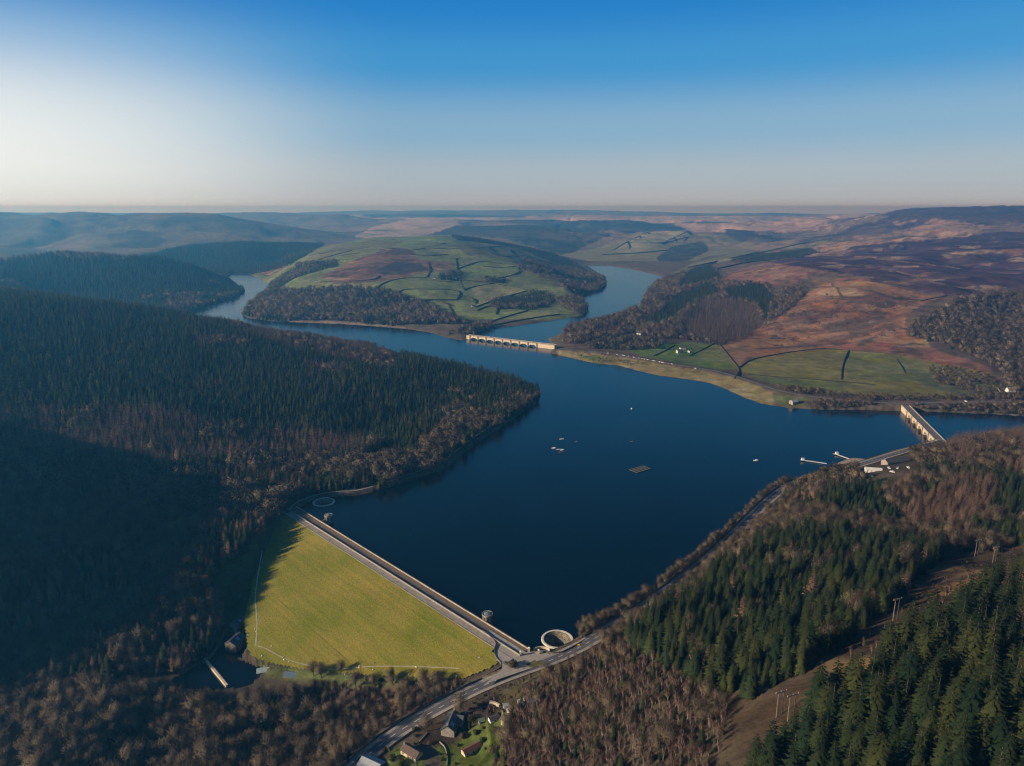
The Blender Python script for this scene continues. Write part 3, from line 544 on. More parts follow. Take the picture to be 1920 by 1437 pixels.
def conifer(seed, H, Rm, nw, nb, sprigs, wid, droop, power=.85, z0=.08, up=0.0):
    g = np.random.default_rng(seed); c = TM(); t = TM()
    t.limb((0, 0, -.8), (0, 0, H*.97), H*.014+.08, .03, 5); lean = g.normal(0, .12, 2)
    for i in range(nw):
        f = z0+(1-z0)*(i+.3*g.random())/nw; z = H*f; r0 = Rm*(1-f)**power+.18
        k = max(4, int(nb*(.45+.55*(1-f)))); ph = g.random()*6.3
        for j in range(k):
            a = ph+2*math.pi*j/k+g.normal(0, .16); r = r0*g.uniform(.72, 1.18); ca, sa = math.cos(a), math.sin(a)
            dz = (-droop+up)*r+g.normal(0, .06)*r; w = wid*r*g.uniform(.8, 1.2)
            P = lambda q, s, h: (ca*q*r-sa*s+lean[0]*f, sa*q*r+ca*s+lean[1]*f, z+h)
            base = P(.04, 0, .10*r); tip = P(1, 0, dz); L_ = P(.55, w, dz*.5-.16*r); R_ = P(.55, -w, dz*.5-.16*r)
            c.tri(base, R_, tip); c.tri(base, tip, L_)
            for q in range(sprigs):
                u = g.uniform(.25, .95); sg = 1 if g.random() < .5 else -1; l = w*g.uniform(.7, 1.4)*(1.15-u*.6)
                b0 = P(u, 0, dz*u+.05*r*(1-u)); b1 = P(u+.16, .08*w*sg, dz*(u+.16)); e = P(u+.22+g.random()*.1, sg*l, dz*u-.10*r*g.random()-.06*r)
                c.tri(b0, b1, e)
    top = H*1.03; c.tri((.1, 0, H*.93), (-.07, .08, H*.93), (lean[0], lean[1], top)); c.tri((0, -.1, H*.93), (.07, .08, H*.93), (lean[0], lean[1], top))
    return c, t
def bare_conifer(seed, H, Rm, nw, nb, twigs, wid):
    g = np.random.default_rng(seed); c = TM(); t = TM(); t.limb((0, 0, -.8), (0, 0, H*.96), H*.011+.07, .03, 5)
    for i in range(nw):
        f = .16+.84*(i+.5*g.random())/nw; z = H*f; r0 = Rm*(1-f)**.75+.2; k = max(3, int(nb*(.5+.5*(1-f)))); ph = g.random()*6.3
        for j in range(k):
            a = ph+2*math.pi*j/k+g.normal(0, .25); r = r0*g.uniform(.6, 1.2); ca, sa = math.cos(a), math.sin(a); dz = g.uniform(.02, .32)*r; w = wid*r
            P = lambda q, s, h: (ca*q*r-sa*s, sa*q*r+ca*s, z+h)
            c.tri(P(0, .12*w, 0), P(0, -.12*w, 0), P(1, 0, dz))
            for q in range(twigs):
                u = g.uniform(.2, 1); sg = g.choice([-1, 1]); l = g.uniform(.25, .6)*r0*.6+.15
                b0 = P(u-.07, 0, dz*u); b1 = P(u+.09, 0, dz*u+.02); e = P(u+g.uniform(0, .3), sg*l, dz*u+g.uniform(-.22, .35)*l)
                c.tri(b0, b1, e)
    return c, t
def broadleaf(seed, H, Rc, limbs, twigs, wid, flat=.8, narrow=1.0, pale=False):
    g = np.random.default_rng(seed); c = TM(); t = TM(); zc = H*.60; hb = H*.22
    t.limb((0, 0, -.8), (g.normal(0, .15), g.normal(0, .15), hb), H*.022+.06, H*.016+.04, 6)
    ends = []
    for k in range(limbs):
        a = 2*math.pi*k/limbs+g.normal(0, .3); el = g.uniform(.35, 1.35); L = g.uniform(.75, 1.05); p = np.array([Rc*L*math.cos(a)*math.cos(el)*1.15, Rc*L*math.sin(a)*math.cos(el)*1.15, hb+(H-hb)*(.25+.7*math.sin(el))])
        m = p*[.45, .45, 1]; m[2] = hb+(p[2]-hb)*.5; t.limb((0, 0, hb*.85), m, H*.011+.04, H*.007+.03, 4); t.limb(m, p, H*.007+.03, .03, 3); ends += [m, p, (m+p)/2]
    ends = np.array(ends); lobes = ends[g.integers(0, len(ends), 15)]
    for k in range(twigs):
        if g.random() < .74:
            e = lobes[g.integers(0, len(lobes))]+g.normal(0, 1, 3)*Rc*np.array([.30, .30, .22])
        else:
            d = g.normal(0, 1, 3); d /= np.linalg.norm(d); q = g.random()**.4; e = np.array([d[0]*Rc*q, d[1]*Rc*q, zc+d[2]*H*.38*q])
        e[2] = max(e[2], hb*.9)
        o = e-np.array([0, 0, zc-H*.25]); o /= np.linalg.norm(o)+1e-6; o = o*.8+g.normal(0, .45, 3)+[0, 0, .35]; o /= np.linalg.norm(o)
        l = g.uniform(.6, 1.5)*H/11; s = np.cross(o, g.normal(0, 1, 3)); s /= np.linalg.norm(s)+1e-6; w = wid*g.uniform(.6, 1.3)
        c.tri(e-s*w*.5-o*l*.4, e+s*w*.5-o*l*.4, e+o*l*.6)
    return c, t
def bush(seed, Rb, n, leaf):
    g = np.random.default_rng(seed); c = TM(); t = TM(); t.limb((0, 0, -.3), (0, 0, Rb*.6), .12, .05, 4)
    for k in range(n):
        d = g.normal(0, 1, 3); d /= np.linalg.norm(d); q = g.random()**.35*(1+.12*math.sin(3*math.atan2(d[1], d[0])+seed)); e = np.array([d[0]*Rb*q, d[1]*Rb*q, Rb*.62+d[2]*Rb*.62*q]); o = d*.7+g.normal(0, .5, 3); o /= np.linalg.norm(o); s = np.cross(o, g.normal(0, 1, 3)); s /= np.linalg.norm(s)+1e-6
        c.tri(e-s*leaf*.6, e+s*leaf*.6, e+o*leaf*1.4)
    return c, t
def shape_crown(me, nv, nf, soft):
    """leaf faces turned outward and shaded with the roundness of the crown they belong to"""
    co = np.empty(len(me.vertices)*3); me.vertices.foreach_get('co', co); co = co.reshape(-1, 3)
    h = co[:nv, 2].max(); ctr = np.zeros((len(co), 3)); ctr[:, 2] = np.clip(co[:, 2]*soft[0]+h*soft[1], 0, h*.75); out = co-ctr; out /= np.linalg.norm(out, axis=1)[:, None]+1e-9
    nm = out.copy(); nm[nv:] = np.c_[co[nv:, :2], np.zeros(len(co)-nv)]; nm /= np.linalg.norm(nm, axis=1)[:, None]+1e-9
    me.normals_split_custom_set_from_vertices(nm.tolist())
def outward(c, soft):
    V_ = np.array(c.v); h = V_[:, 2].max(); F_ = np.array(c.f); P_ = V_[F_]; ng = np.cross(P_[:, 1]-P_[:, 0], P_[:, 2]-P_[:, 0]); m = P_.mean(1); ctr = np.zeros_like(m); ctr[:, 2] = np.clip(m[:, 2]*soft[0]+h*soft[1], 0, h*.75)
    fl = (ng*(m-ctr)).sum(1) < 0; F_[fl] = F_[fl][:, ::-1]; c.f = [tuple(map(int, f)) for f in F_]
def tree_mesh(name, c, t, mc, mt):
    soft = (.75, -.05) if ('spruce' in name or 'larch' in name) else (0, .42); outward(c, soft)
    crown = D.meshes.new(name+'_crown'); crown.from_pydata(c.v, [], c.f); crown.materials.append(mc)
    trunk = D.meshes.new(name+'_trunk'); trunk.from_pydata(t.v, [], t.f); trunk.materials.append(mt)
    both = D.meshes.new(name); both.from_pydata(c.v+t.v, [], c.f+[tuple(i+len(c.v) for i in f) for f in t.f]); both.materials.append(mc); both.materials.append(mt)
    both.polygons.foreach_set('material_index', [0]*len(c.f)+[1]*len(t.f))
    for q in (crown, both): shape_crown(q, len(c.v), len(c.f), soft)
    return crown, trunk, both
SPEC = {}
def spec(kind, near, far, mc, mt):
    SPEC[kind] = ([tree_mesh(kind, *x, mc, mt) for x in near], [tree_mesh(kind+'_small', *x, mc, mt) for x in far])
spec('spruce_tree', [conifer(s, 17, r, 16, 11, 5, .25, d, p) for s, r, d, p in ((1, 3.9, .30, .80), (2, 4.5, .36, .72), (3, 3.4, .22, .88), (4, 4.2, .40, .62), (9, 3.9, .15, .50))], [conifer(s, 16, r, 8, 7, 0, .38, .3, p, .06) for s, r, p in ((5, 4.0, .8), (6, 4.6, .55), (7, 3.6, .9), (8, 4.6, .42))], M_SPRUCE, M_BARK)
spec('larch_tree', [bare_conifer(s, 17, r, 14, 10, 8, .13) for s, r in ((11, 3.8), (12, 4.4), (13, 3.4))], [bare_conifer(s, 16, r, 8, 8, 4, .34) for s, r in ((14, 4.0), (15, 4.6), (16, 3.6))], M_LARCH, M_BARK)
spec('broadleaf_tree', [broadleaf(s, 15, r, 8, 2100, .15) for s, r in ((21, 5.4), (22, 6.2), (23, 4.4), (24, 5.8), (28, 5.0), (29, 6.6))], [broadleaf(s, 14, r, 5, 380, .6) for s, r in ((25, 5.4), (26, 6.2), (27, 4.8))], M_BROAD, M_BARK)
spec('birch_tree', [broadleaf(s, 8.5, r, 5, 330, .15) for s, r in ((31, 1.7), (32, 2.1), (33, 1.5))], [broadleaf(s, 8.5, r, 3, 100, .34) for s, r in ((34, 1.9), (35, 2.2))], M_BIRCH, M_PALE)
spec('bush', [bush(s, r, 620, .24) for s, r in ((41, 1.7), (42, 2.2), (43, 1.4))], [bush(s, r, 70, .7) for s, r in ((44, 1.9), (45, 2.4))], M_BUSH, M_BARK)
EXCL = []      # (x, y, radius) kept clear of trees, filled by what stands there
def keep_clear(p, r): EXCL.append((p[0], p[1], r))
PTS = {k: [] for k in SPEC}      # x, y, scale, region
def mix_pick(g, mix, bias):
    ks = list(mix); w = np.array([mix[k] for k in ks], float); c = np.cumsum(w)/w.sum()
    return ks, c
def grove(region, poly, t0, t1, sp, mix, size=1.0, var=.22, cover=1.0, clump=.5, cs=70, skip=None, edge=None):
    poly = np.array(poly, float); m = in_poly(GPX, GPY, poly) & (GDEP > t0) & (GDEP < t1) & ~inside
    if not m.any(): return
    x0, x1, y0, y1 = GX[m].min(), GX[m].max(), GY[m].min(), GY[m].max()
    seed = abs(hash((region, len(poly), int(poly[0][0]), int(poly[0][1]))) if False else int(poly.sum()*7)) % 99991; g = np.random.default_rng(seed)
    xs, ys = np.meshgrid(np.arange(x0, x1, sp), np.arange(y0, y1, sp*.9)); xs = xs+(np.arange(xs.shape[0]) % 2)[:, None]*sp*.5
    xs = (xs+g.uniform(-.42, .42, xs.shape)*sp).ravel(); ys = (ys+g.uniform(-.42, .42, ys.shape)*sp).ravel()
    z = height(xs, ys); px, py, dep = to_px(np.stack([xs, ys, z], -1)); k = np.clip(1500/dep, .4, 1.3) if edge is None else edge
    ok = in_poly(px+fbm(xs, ys, 45, 3, 5)*9*k, py+fbm(xs, ys, 45, 3, 6)*4*k, poly) & (dep > t0) & (dep < t1) & (g.random(xs.shape) < cover)
    if skip is not None:
        for q in skip: ok &= ~in_poly(px, py, np.array(q, float))
    xs, ys, z, dep, px, py = (a[ok] for a in (xs, ys, z, dep, px, py))
    if not len(xs): return
    ok = ~in_poly(xs, ys, SHORE); 
    if xs.min() < 200 and ys.min() < 900:
        u, v = dam_uv(xs, ys); ok &= ~in_poly(xs, ys, DAMPOLY) & ~((u > -12) & (u < DAML+8) & (v > -14) & (v < 14)) & ~in_poly(xs, ys, POOL)
    for ln, hw in ((ROAD_MAIN, 6.9), (ROAD_FAR, 6.5), (TRACK, 3.0)):
        if len(xs): d, _ = dist_line(xs, ys, ln, maxd=20); ok &= d > hw
    for ex, ey, er in EXCL: ok &= (xs-ex)**2+(ys-ey)**2 > er*er
    xs, ys, z, dep = (a[ok] for a in (xs, ys, z, dep))
    if not len(xs): return
    ks, c = mix_pick(g, mix, 0); f = g.random(xs.shape)*(1-clump)+np.clip(.5+fbm(xs, ys, cs, 2, 77)*1.15, 0, .999)*clump
    q = np.searchsorted(np.quantile(f, np.r_[c[:-1]]) if len(c) > 1 else np.array([2.0]), f)
    s = size*np.clip(1+g.normal(0, var, xs.shape)+.22*fbm(xs, ys, 90, 2, 55), .45, 1.6)
    for i, kk in enumerate(ks):
        mm = q == i; sub = s[mm]*(SIZE.get((region, kk), 1.0))
        PTS[kk] += list(zip(xs[mm], ys[mm], z[mm], sub, [region]*int(mm.sum())))
SIZE = {}
# ------------------------------------------------------------------ materials of the built things
M_STONE = plain('pale_stone', (.52, .43, .32), .9, .18, .25); M_STONED = plain('stained_stone', (.20, .14, .10), .9, .3, .3); M_GREY = plain('grey_stone', (.27, .235, .20), .9, .25, .4); M_DARKST = plain('dark_stone', (.13, .11, .095), .92, .3, .5)
M_SLATE = plain('slate', (.075, .072, .08), .55, .25, .8); M_TILE = plain('brown_tile', (.11, .075, .06), .8, .25, .8); M_RED = plain('red_tile', (.15, .065, .045), .8, .25, .8); M_WHITE = plain('white_render', (.72, .70, .66), .7, .1, .5); M_CREAM = plain('cream_render', (.55, .44, .31), .8, .15, .5)
M_GLASS = plain('window_glass', (.03, .045, .06), .08, .1, 1); M_ROOFLIGHT = plain('rooflight', (.16, .30, .46), .12, .2, .6); M_DOOR = plain('door_paint', (.10, .06, .04), .6, .2, 1); M_WOOD = plain('grey_timber', (.36, .32, .28), .85, .2, .6); M_POLE = plain('pole_timber', (.17, .145, .12), .9, .2, .5)
M_METAL = plain('dull_metal', (.40, .42, .43), .45, .15, .5, .3); M_BLACK = plain('rubber', (.02, .02, .02), .8, .2, 1); M_HEDGE = foliage('hedge_leaves', (.030, .036, .014), (.065, .06, .025)); M_COPPER = plain('lead_roof', (.16, .18, .20), .4, .25, .4)
def paint(n, c): return plain(n, c, .35, .05, .5)
PAINTS = [('white', paint('white_paint', (.78, .78, .76))), ('silver', paint('silver_paint', (.5, .51, .52))), ('dark blue', paint('blue_paint', (.03, .06, .16))), ('red', paint('red_paint', (.40, .03, .03))), ('black', paint('black_paint', (.02, .02, .022))), ('grey', paint('grey_paint', (.2, .2, .21)))]
def finish(o, label, cat, group=None): return tag(o, label, cat, group)
# ------------------------------------------------------------------ the dam
ang = math.atan2(dl[1], dl[0])
def duv(u, v): p = DA+dl*u+dn*v; return p[0], p[1]
dam = empty('embankment_dam', (DA[0], DA[1], 0), 0); finish(dam, 'grass faced embankment dam holding back the dark lake', 'dam')
DAMROT = ang
us = np.arange(-14, DAML+14, 1.6); vs_ = np.r_[np.arange(CRW, CRW+2, .5), np.arange(CRW+2, 160, 1.6)]; UU, VV = np.meshgrid(us, vs_)
fx, fy = DA[0]+dl[0]*UU+dn[0]*VV, DA[1]+dl[1]*UU+dn[1]*VV; fz = dam_z(VV)-.05+fbm(fx, fy, 14, 3, 71)*.22
ok = in_poly(fx, fy, DAMPOLY) | ((VV < CRW+1.2) & (UU > -2) & (UU < DAML+2)); ii = np.arange(UU.size).reshape(UU.shape); q = np.stack([ii[:-1, :-1], ii[:-1, 1:], ii[1:, 1:], ii[1:, :-1]], -1)
q = q[ok[:-1, :-1] & ok[1:, 1:] & ok[:-1, 1:] & ok[1:, :-1]].reshape(-1, 4)
loc = np.stack([UU*1.0, -VV*1.0, fz], -1).reshape(-1, 3); used = np.unique(q); rm = np.zeros(UU.size, int); rm[used] = np.arange(len(used))
me = np_mesh('grass_face', loc[used], rm[q][:, ::-1])
def dam_grass():
    m, nt, b = nmat('dam_grass'); N = nt.nodes; L = nt.links; tc = N.new('ShaderNodeTexCoord')
    def nz(sc, scale, detail, lo, hi, rough=.6):
        mp = N.new('ShaderNodeMapping'); mp.inputs['Scale'].default_value = sc; L.new(tc.outputs['Object'], mp.inputs['Vector']); n = N.new('ShaderNodeTexNoise'); setin(n, Scale=scale, Detail=detail, Roughness=rough); L.new(mp.outputs[0], n.inputs['Vector'])
        r = N.new('ShaderNodeMapRange'); setin(r, From_Min=.3, From_Max=.7, To_Min=lo, To_Max=hi); L.new(n.outputs['Fac'], r.inputs['Value']); return r.outputs[0]
    mx = N.new('ShaderNodeMix'); mx.data_type = 'RGBA'; mx.inputs['A'].default_value = (.118, .135, .012, 1); mx.inputs['B'].default_value = (.25, .19, .042, 1)
    ad = N.new('ShaderNodeMath'); ad.operation = 'ADD'; ad.use_clamp = True; L.new(nz((1, 1, 1), .016, 6, 0, .75), ad.inputs[0]); L.new(nz((.04, 1, 1), .35, 4, -.15, .25), ad.inputs[1]); L.new(ad.outputs[0], mx.inputs['Factor'])
    k = N.new('ShaderNodeMath'); k.operation = 'MULTIPLY'; L.new(nz((1, 1, 1), .5, 8, .78, 1.22), k.inputs[0]); L.new(nz((.03, 1, 1), .22, 3, .9, 1.1), k.inputs[1])
    s = N.new('ShaderNodeVectorMath'); s.operation = 'SCALE'; L.new(mx.outputs['Result'], s.inputs[0]); L.new(k.outputs[0], s.inputs['Scale']); L.new(s.outputs[0], b.inputs['Base Color']); b.inputs['Roughness'].default_value = 1; b.inputs['Specular IOR Level'].default_value = .05
    bp = N.new('ShaderNodeBump'); setin(bp, Strength=.7, Distance=.6); n = N.new('ShaderNodeTexNoise'); setin(n, Scale=.8, Detail=6); L.new(tc.outputs['Object'], n.inputs['Vector']); L.new(n.outputs['Fac'], bp.inputs['Height']); L.new(bp.outputs[0], b.inputs['Normal']); return m
me.materials.append(dam_grass()); link(D.objects.new('grass_face', me), dam)
dam.rotation_euler = (0, 0, ang)
def strip(name, v0, v1, z0, z1, mat, u0=-3.0, u1=None, top_only=False):
    u1 = DAML+2 if u1 is None else u1; b = MB(); L = resample(np.array([(u0, 0, 0), (u1, 0, 0)]), 12)
    b.ribbon(L, -v1, -v0, z0, z1); return b.build(name, mat, dam)
strip('embankment_core', -11.5, 10.0, -9, 3.55, M_DARKST); strip('crest_walkway', 2.9, 9.6, 3.3, 4.02, PATHM); strip('crest_road', -4.6, 2.3, 3.3, 3.95, plain('crest_asphalt', (.12, .10, .09), .9, .2, .2))
strip('crest_verge', -8.2, -4.6, 3.3, 4.06, plain('crest_gravel', (.16, .12, .09), .95, .2, .3)); strip('dividing_wall', 2.3, 2.9, 3.3, 5.5, M_GREY); strip('wave_wall', -8.9, -8.2, 3.0, 5.2, plain('weathered_stone', (.36, .295, .225), .9, .25, .3)); strip('outer_kerb', 9.6, 10.1, 3.2, 4.3, M_GREY)
b = MB(); L = resample(np.array([(-3, 0, 0), (DAML+2, 0, 0)]), 12); n0 = len(L)
A_ = np.c_[L[:, 0], L[:, 1]*0+9.2, L[:, 2]+4]; B_2 = np.c_[L[:, 0], L[:, 1]*0+26, L[:, 2]-7]; b.add(np.vstack([A_, B_2]), [(i, n0+i, n0+i+1, i+1) for i in range(n0-1)]); b.build('stone_pitching', M_DARKST, dam)
# paths and drain on the grass
def lay(pts, w, name, mat, label, cat, up=.12, kind=None):
    P = resample(smooth(np.array([on_dam(*p) for p in pts]), 2), 3); b = MB(); b.ribbon(P, -w/2, w/2, up); o = b.build(name, mat); tag(o, label if not kind else None, cat if not kind else None, kind=kind); return o
PALEPATH = plain('worn_path', (.36, .33, .24), .95, .2, .3)
lay([(862, 1254), (790, 1250.5), (740, 1249.5), (690, 1250), (650, 1254), (615, 1256), (585, 1250), (562, 1244), (545, 1240), (520, 1229), (498, 1216), (482, 1211)], 1.3, 'toe_path', PALEPATH, 0, 0, .14, 'structure')
lay([(497, 1000), (492, 1030), (487, 1060), (481, 1095), (478, 1125), (481, 1150), (482, 1180), (479, 1212)], 1.1, 'groin_path', plain('groin_concrete', (.42, .42, .40), .9, .1, .3), 0, 0, .14, 'structure')
lay([(527, 1130), (560, 1158), (600, 1193), (640, 1228), (657, 1245)], .8, 'mown_line', plain('dry_grass', (.20, .165, .05), 1, .2, .3), 0, 0, .05, 'structure')
# forecourt at the end of the dam
def slab(name, px, z, mat, th=.12):
    o = flat_poly(name, [[at_z(x, y, z)[:2] for x, y in px]], z, mat); tag(o, kind='structure'); return o
slab('forecourt', [(905, 1187), (921, 1181), (951, 1200), (978, 1219), (1002, 1222), (1020, 1219), (1040, 1222), (1046, 1228), (1020, 1244), (985, 1257), (955, 1267), (925, 1277), (908, 1284), (928, 1266), (941, 1256), (942, 1244), (930, 1238), (927, 1224), (931, 1209), (917, 1196)], 4.06, plain('forecourt_paving', (.33, .29, .255), .9, .18, .25))
slab('verge_island', [(985, 1246), (1004, 1237), (1036, 1241), (1046, 1236), (1050, 1238), (1020, 1249), (995, 1252)], 4.09, plain('verge_grass', (.10, .095, .04), 1, .3, .3))
# ------------------------------------------------------------------ walls along the edges
def wall_line(pts, h, w, name, mat, label, cat='wall', group=None, drop=.6, step=8, sm=1):
    P = smooth(np.array(pts, float), sm) if sm else np.array(pts, float); P = resample(P, step); b = MB(); b.ribbon(P, -w/2, w/2, -drop, h); return finish(b.build(name, mat), label, cat, group)
zz = lambda L: [at_z(*p) for p in L]
wall_line(zz([(905, 1184, 4), (918, 1194, 4), (931, 1207, 4), (926, 1222, 3.5), (930, 1236, 3), (940, 1244, 3), (939, 1254, 2), (915, 1266, 0), (872, 1284, -3)]), 1.5, .6, 'boundary_wall', M_DARKST, 'dark curving stone wall round the end of the dam grass')
wall_line(zz([(1012, 1222, 4), (1046, 1228, 4.2), (1075, 1214, 4.4), (1090, 1205, 4.5), (1112, 1192, 4.6), (1130, 1180, 4.8)]), 1.4, .6, 'parapet_wall', M_DARKST, 'dark stone wall between the near overflow and the road')
off = lambda L, d: np.c_[(L+0)[:, :2]+(np.stack([-np.gradient(L[:, 1]), np.gradient(L[:, 0])], 1)/np.maximum(np.hypot(np.gradient(L[:, 0]), np.gradient(L[:, 1])), 1e-6)[:, None])*d, L[:, 2]]
wl = off(ROAD_MAIN, 7.3); ypx = to_px(wl)[1]
wall_line(wl[(ypx < 1195) & (ypx > 905)], 1.4, .6, 'roadside_wall', M_DARKST, 'long dark stone wall on the lake side of the road', sm=0)
wall_line(wl[(ypx > 1272)], 1.5, .6, 'roadside_wall', M_DARKST, 'dark stone wall beside the road below the dam', sm=0)
wall_line(off(ROAD_MAIN, -6.8)[(ypx > 1330)], 1.1, .5, 'garden_wall', M_GREY, 'grey stone garden wall along the road by the cottages', sm=0)
# exedra and gate pillars, round clipped yew
ex = at_z(1016, 1222, 4); b = MB(); arc = [(ex[0]+6.5*math.cos(t), ex[1]+4.5*math.sin(t), 4) for t in np.linspace(.15, 2.9, 12)]; b.ribbon(np.array(arc), -.35, .35, -.5, 1.7); finish(b.build('curved_wall', M_STONE), 'low curved pale stone wall beside the near overflow', 'wall')
def pillar(px, py, z, label):
    o = empty('gate_pillar', at_z(px, py, z)); b = MB(); b.box((0, 0, 1.5), (1.3, 1.3, 3.6)); b.build('shaft', M_STONE, o); b = MB(); b.box((0, 0, 3.45), (1.7, 1.7, .3)); b.box((0, 0, 3.85), (1.4, 1.4, .5), top=.3); b.build('cap', M_WHITE, o); finish(o, label, 'pillar', 'gate pillars by the dam')
pillar(976, 1229, 4, 'pale gate pillar at the end of the dam wave wall'); pillar(992, 1222, 4, 'pale gate pillar left of the curved wall'); pillar(1010, 1226, 4, 'pale gate pillar at the right end of the curved wall')
# ------------------------------------------------------------------ valve towers
def valve_tower(px, py, label):
    p = at_z(px, py, 0); o = empty('valve_tower', (p[0], p[1], 0)); b = MB(); b.lathe([(4.7, -6), (4.7, 1.2), (4.3, 1.5), (4.3, 8.4), (4.75, 8.7), (4.75, 9.7), (4.3, 9.7), (4.3, 9.2), (0, 9.2)], 16); b.build('shaft', M_GREY, o)
    b = MB(); b.lathe([(3.1, 9.15), (3.1, 9.8), (2.2, 10.3), (.5, 10.6), (.4, 11.2), (0, 11.3)], 16); b.build('roof', M_COPPER, o)
    for k in range(8):
        t = k*math.pi/4+.2; b = MB(); b.box((4.32*math.cos(t), 4.32*math.sin(t), 6.4), (.25, 1.1, 2.2), t); b.build('window', M_GLASS, o)
    for k in range(8):
        t = k*math.pi/4-.19; b = MB(); b.box((4.45*math.cos(t), 4.45*math.sin(t), 4.9), (.5, .7, 7.0), t); b.build('buttress', M_STONED, o)
    u, v = dam_uv(p[0], p[1]); q = np.array(duv(u, -9.0))-p[:2]; b = MB(); b.ribbon(np.array([(0, 0, 0), (q[0]*.5, q[1]*.5, 0), (q[0], q[1], 0)]), -1.3, 1.3, 3.4, 4.1); b.ribbon(np.array([(0, 0, 0), (q[0], q[1], 0)]), 1.1, 1.35, 4.05, 5.1); b.ribbon(np.array([(0, 0, 0), (q[0], q[1], 0)]), -1.35, -1.1, 4.05, 5.1)
    b.box((q[0]*.5, q[1]*.5, -1.5), (2.0, 2.6, 9.7), math.atan2(q[1], q[0])); b.build('footbridge', M_GREY, o); finish(o, label, 'tower', 'valve towers at the dam')
valve_tower(914, 1169, 'round stone valve tower near the road end of the dam'); valve_tower(616.5, 980, 'round stone valve tower near the shaded end of the dam')
# ------------------------------------------------------------------ bell-mouth overflows
for (c, r), lab in zip(BELL, ('sunlit round stone bellmouth overflow beside the road', 'shaded round stone bellmouth overflow below the wooded bank')):
    o = empty('bellmouth_spillway', (c[0], c[1], 0)); b = MB(); b.lathe([(r-1.9, .8), (r-1.7, 1.05), (r-.1, 1.05), (r+.15, .8), (r+.3, -5)], 72); b.build('rim', plain('pale_rim', (.60, .54, .45), .9, .2, .3), o)
    prof = []; rr, z = r-1.9, .85
    for k in range(6):
        prof.append((rr, z)); z -= .75+.12*k; prof.append((rr-.12, z)); rr -= .98
    prof += [(5.5, z-4), (5.2, z-18)]; b = MB(); b.lathe(prof, 72); b.build('funnel', plain('stepped_stone', (.20, .17, .125), .9, .6, .35), o); finish(o, lab, 'spillway')
# ------------------------------------------------------------------ viaducts
def viaduct(name, P0, P1, width, bays, a0, a1, ztop, label, side=1, pf=.16, rf=1.0):
    """stone arches between P0 and P1 (the face line); a0, a1 are the solid lengths at the ends"""
    P0 = np.array(P0[:2]); P1 = np.array(P1[:2]); L = np.hypot(*(P1-P0)); ang = math.atan2(*(P1-P0)[::-1]); o = empty(name, (P0[0], P0[1], 0), ang); W = width*side
    zr = ztop-1.1; b = MB()
    bl = (L-a0-a1)/bays; pw = bl*pf
    for k in range(bays):
        x0, x1 = a0+k*bl+pw/2, a0+(k+1)*bl-pw/2; m = 14; xs = np.linspace(x0, x1, m+1); rise = min(zr-2.1, (x1-x0)*.38)*rf; zs = .4+rise*np.sqrt(np.clip(1-((xs-(x0+x1)/2)/((x1-x0)/2))**2, 0, 1))
        for y in (0, W):
            vv = [(x, y, z) for x, z in zip(xs, zs)]+[(x, y, zr) for x in xs]; b.add(vv, [(i, i+1, m+2+i, m+1+i) for i in range(m)])
        vv = [(x, 0, z) for x, z in zip(xs, zs)]+[(x, W, z) for x, z in zip(xs, zs)]; b.add(vv, [(i, i+1, m+2+i, m+1+i) for i in range(m)])
    b.build('arches', M_STONE, o)
    for k in range(bays+1):
        x = a0+k*bl; b = MB(); b.box((x, W/2, (zr-8)/2), (pw, width-.01, zr+8)); b.build('pier', M_STONE, o)
        for y, s in ((0, -side), (W, side)):
            b = MB(); b.box((x, y+s*.6, (ztop-8)/2), (min(pw*.8, 3.2), 1.2, ztop+8)); b.build('pilaster', M_STONED, o)
    for x0, x1 in ((-6, a0-pw/2), (L-a1+pw/2, L)):
        if x1-x0 > 1: b = MB(); b.box(((x0+x1)/2, W/2, (zr-8)/2), (x1-x0, width-.02, zr+8)); b.build('abutment', M_STONE, o)
    b = MB(); b.box((L/2-3, W/2, zr+.16), (L+6, width-.6, .3)); b.build('deck', ROADF, o)
    for y in (.1*side, W-.1*side):
        b = MB(); b.box((L/2-3, y, zr+.55), (L+6, .5, 1.1)); b.build('parapet', M_STONE, o)
    b = MB(); b.box((L/2-3, -.18*side, zr-.1), (L+6, .36, .35)); b.build('string_course', M_STONED, o)
    return finish(o, label, 'viaduct')
viaduct('arched_viaduct', at_z(878, 636.5, 0), at_z(1039.5, 655.5, 0), 12, 8, 6, 52, 11.0, 'long pale stone viaduct of low arches across the far water', 1, .17, .66)
q0 = at_z(1692, 761, 10.8); q1 = at_z(1757, 828, 10.8)
viaduct('arched_viaduct', q0, q1, 13, 5, 34, 10, 10.8, 'short pale stone viaduct crossing the right arm of the lake', 1, .36, .85)
b = MB(); mid = (np.array(q0)+np.array(q1))/2
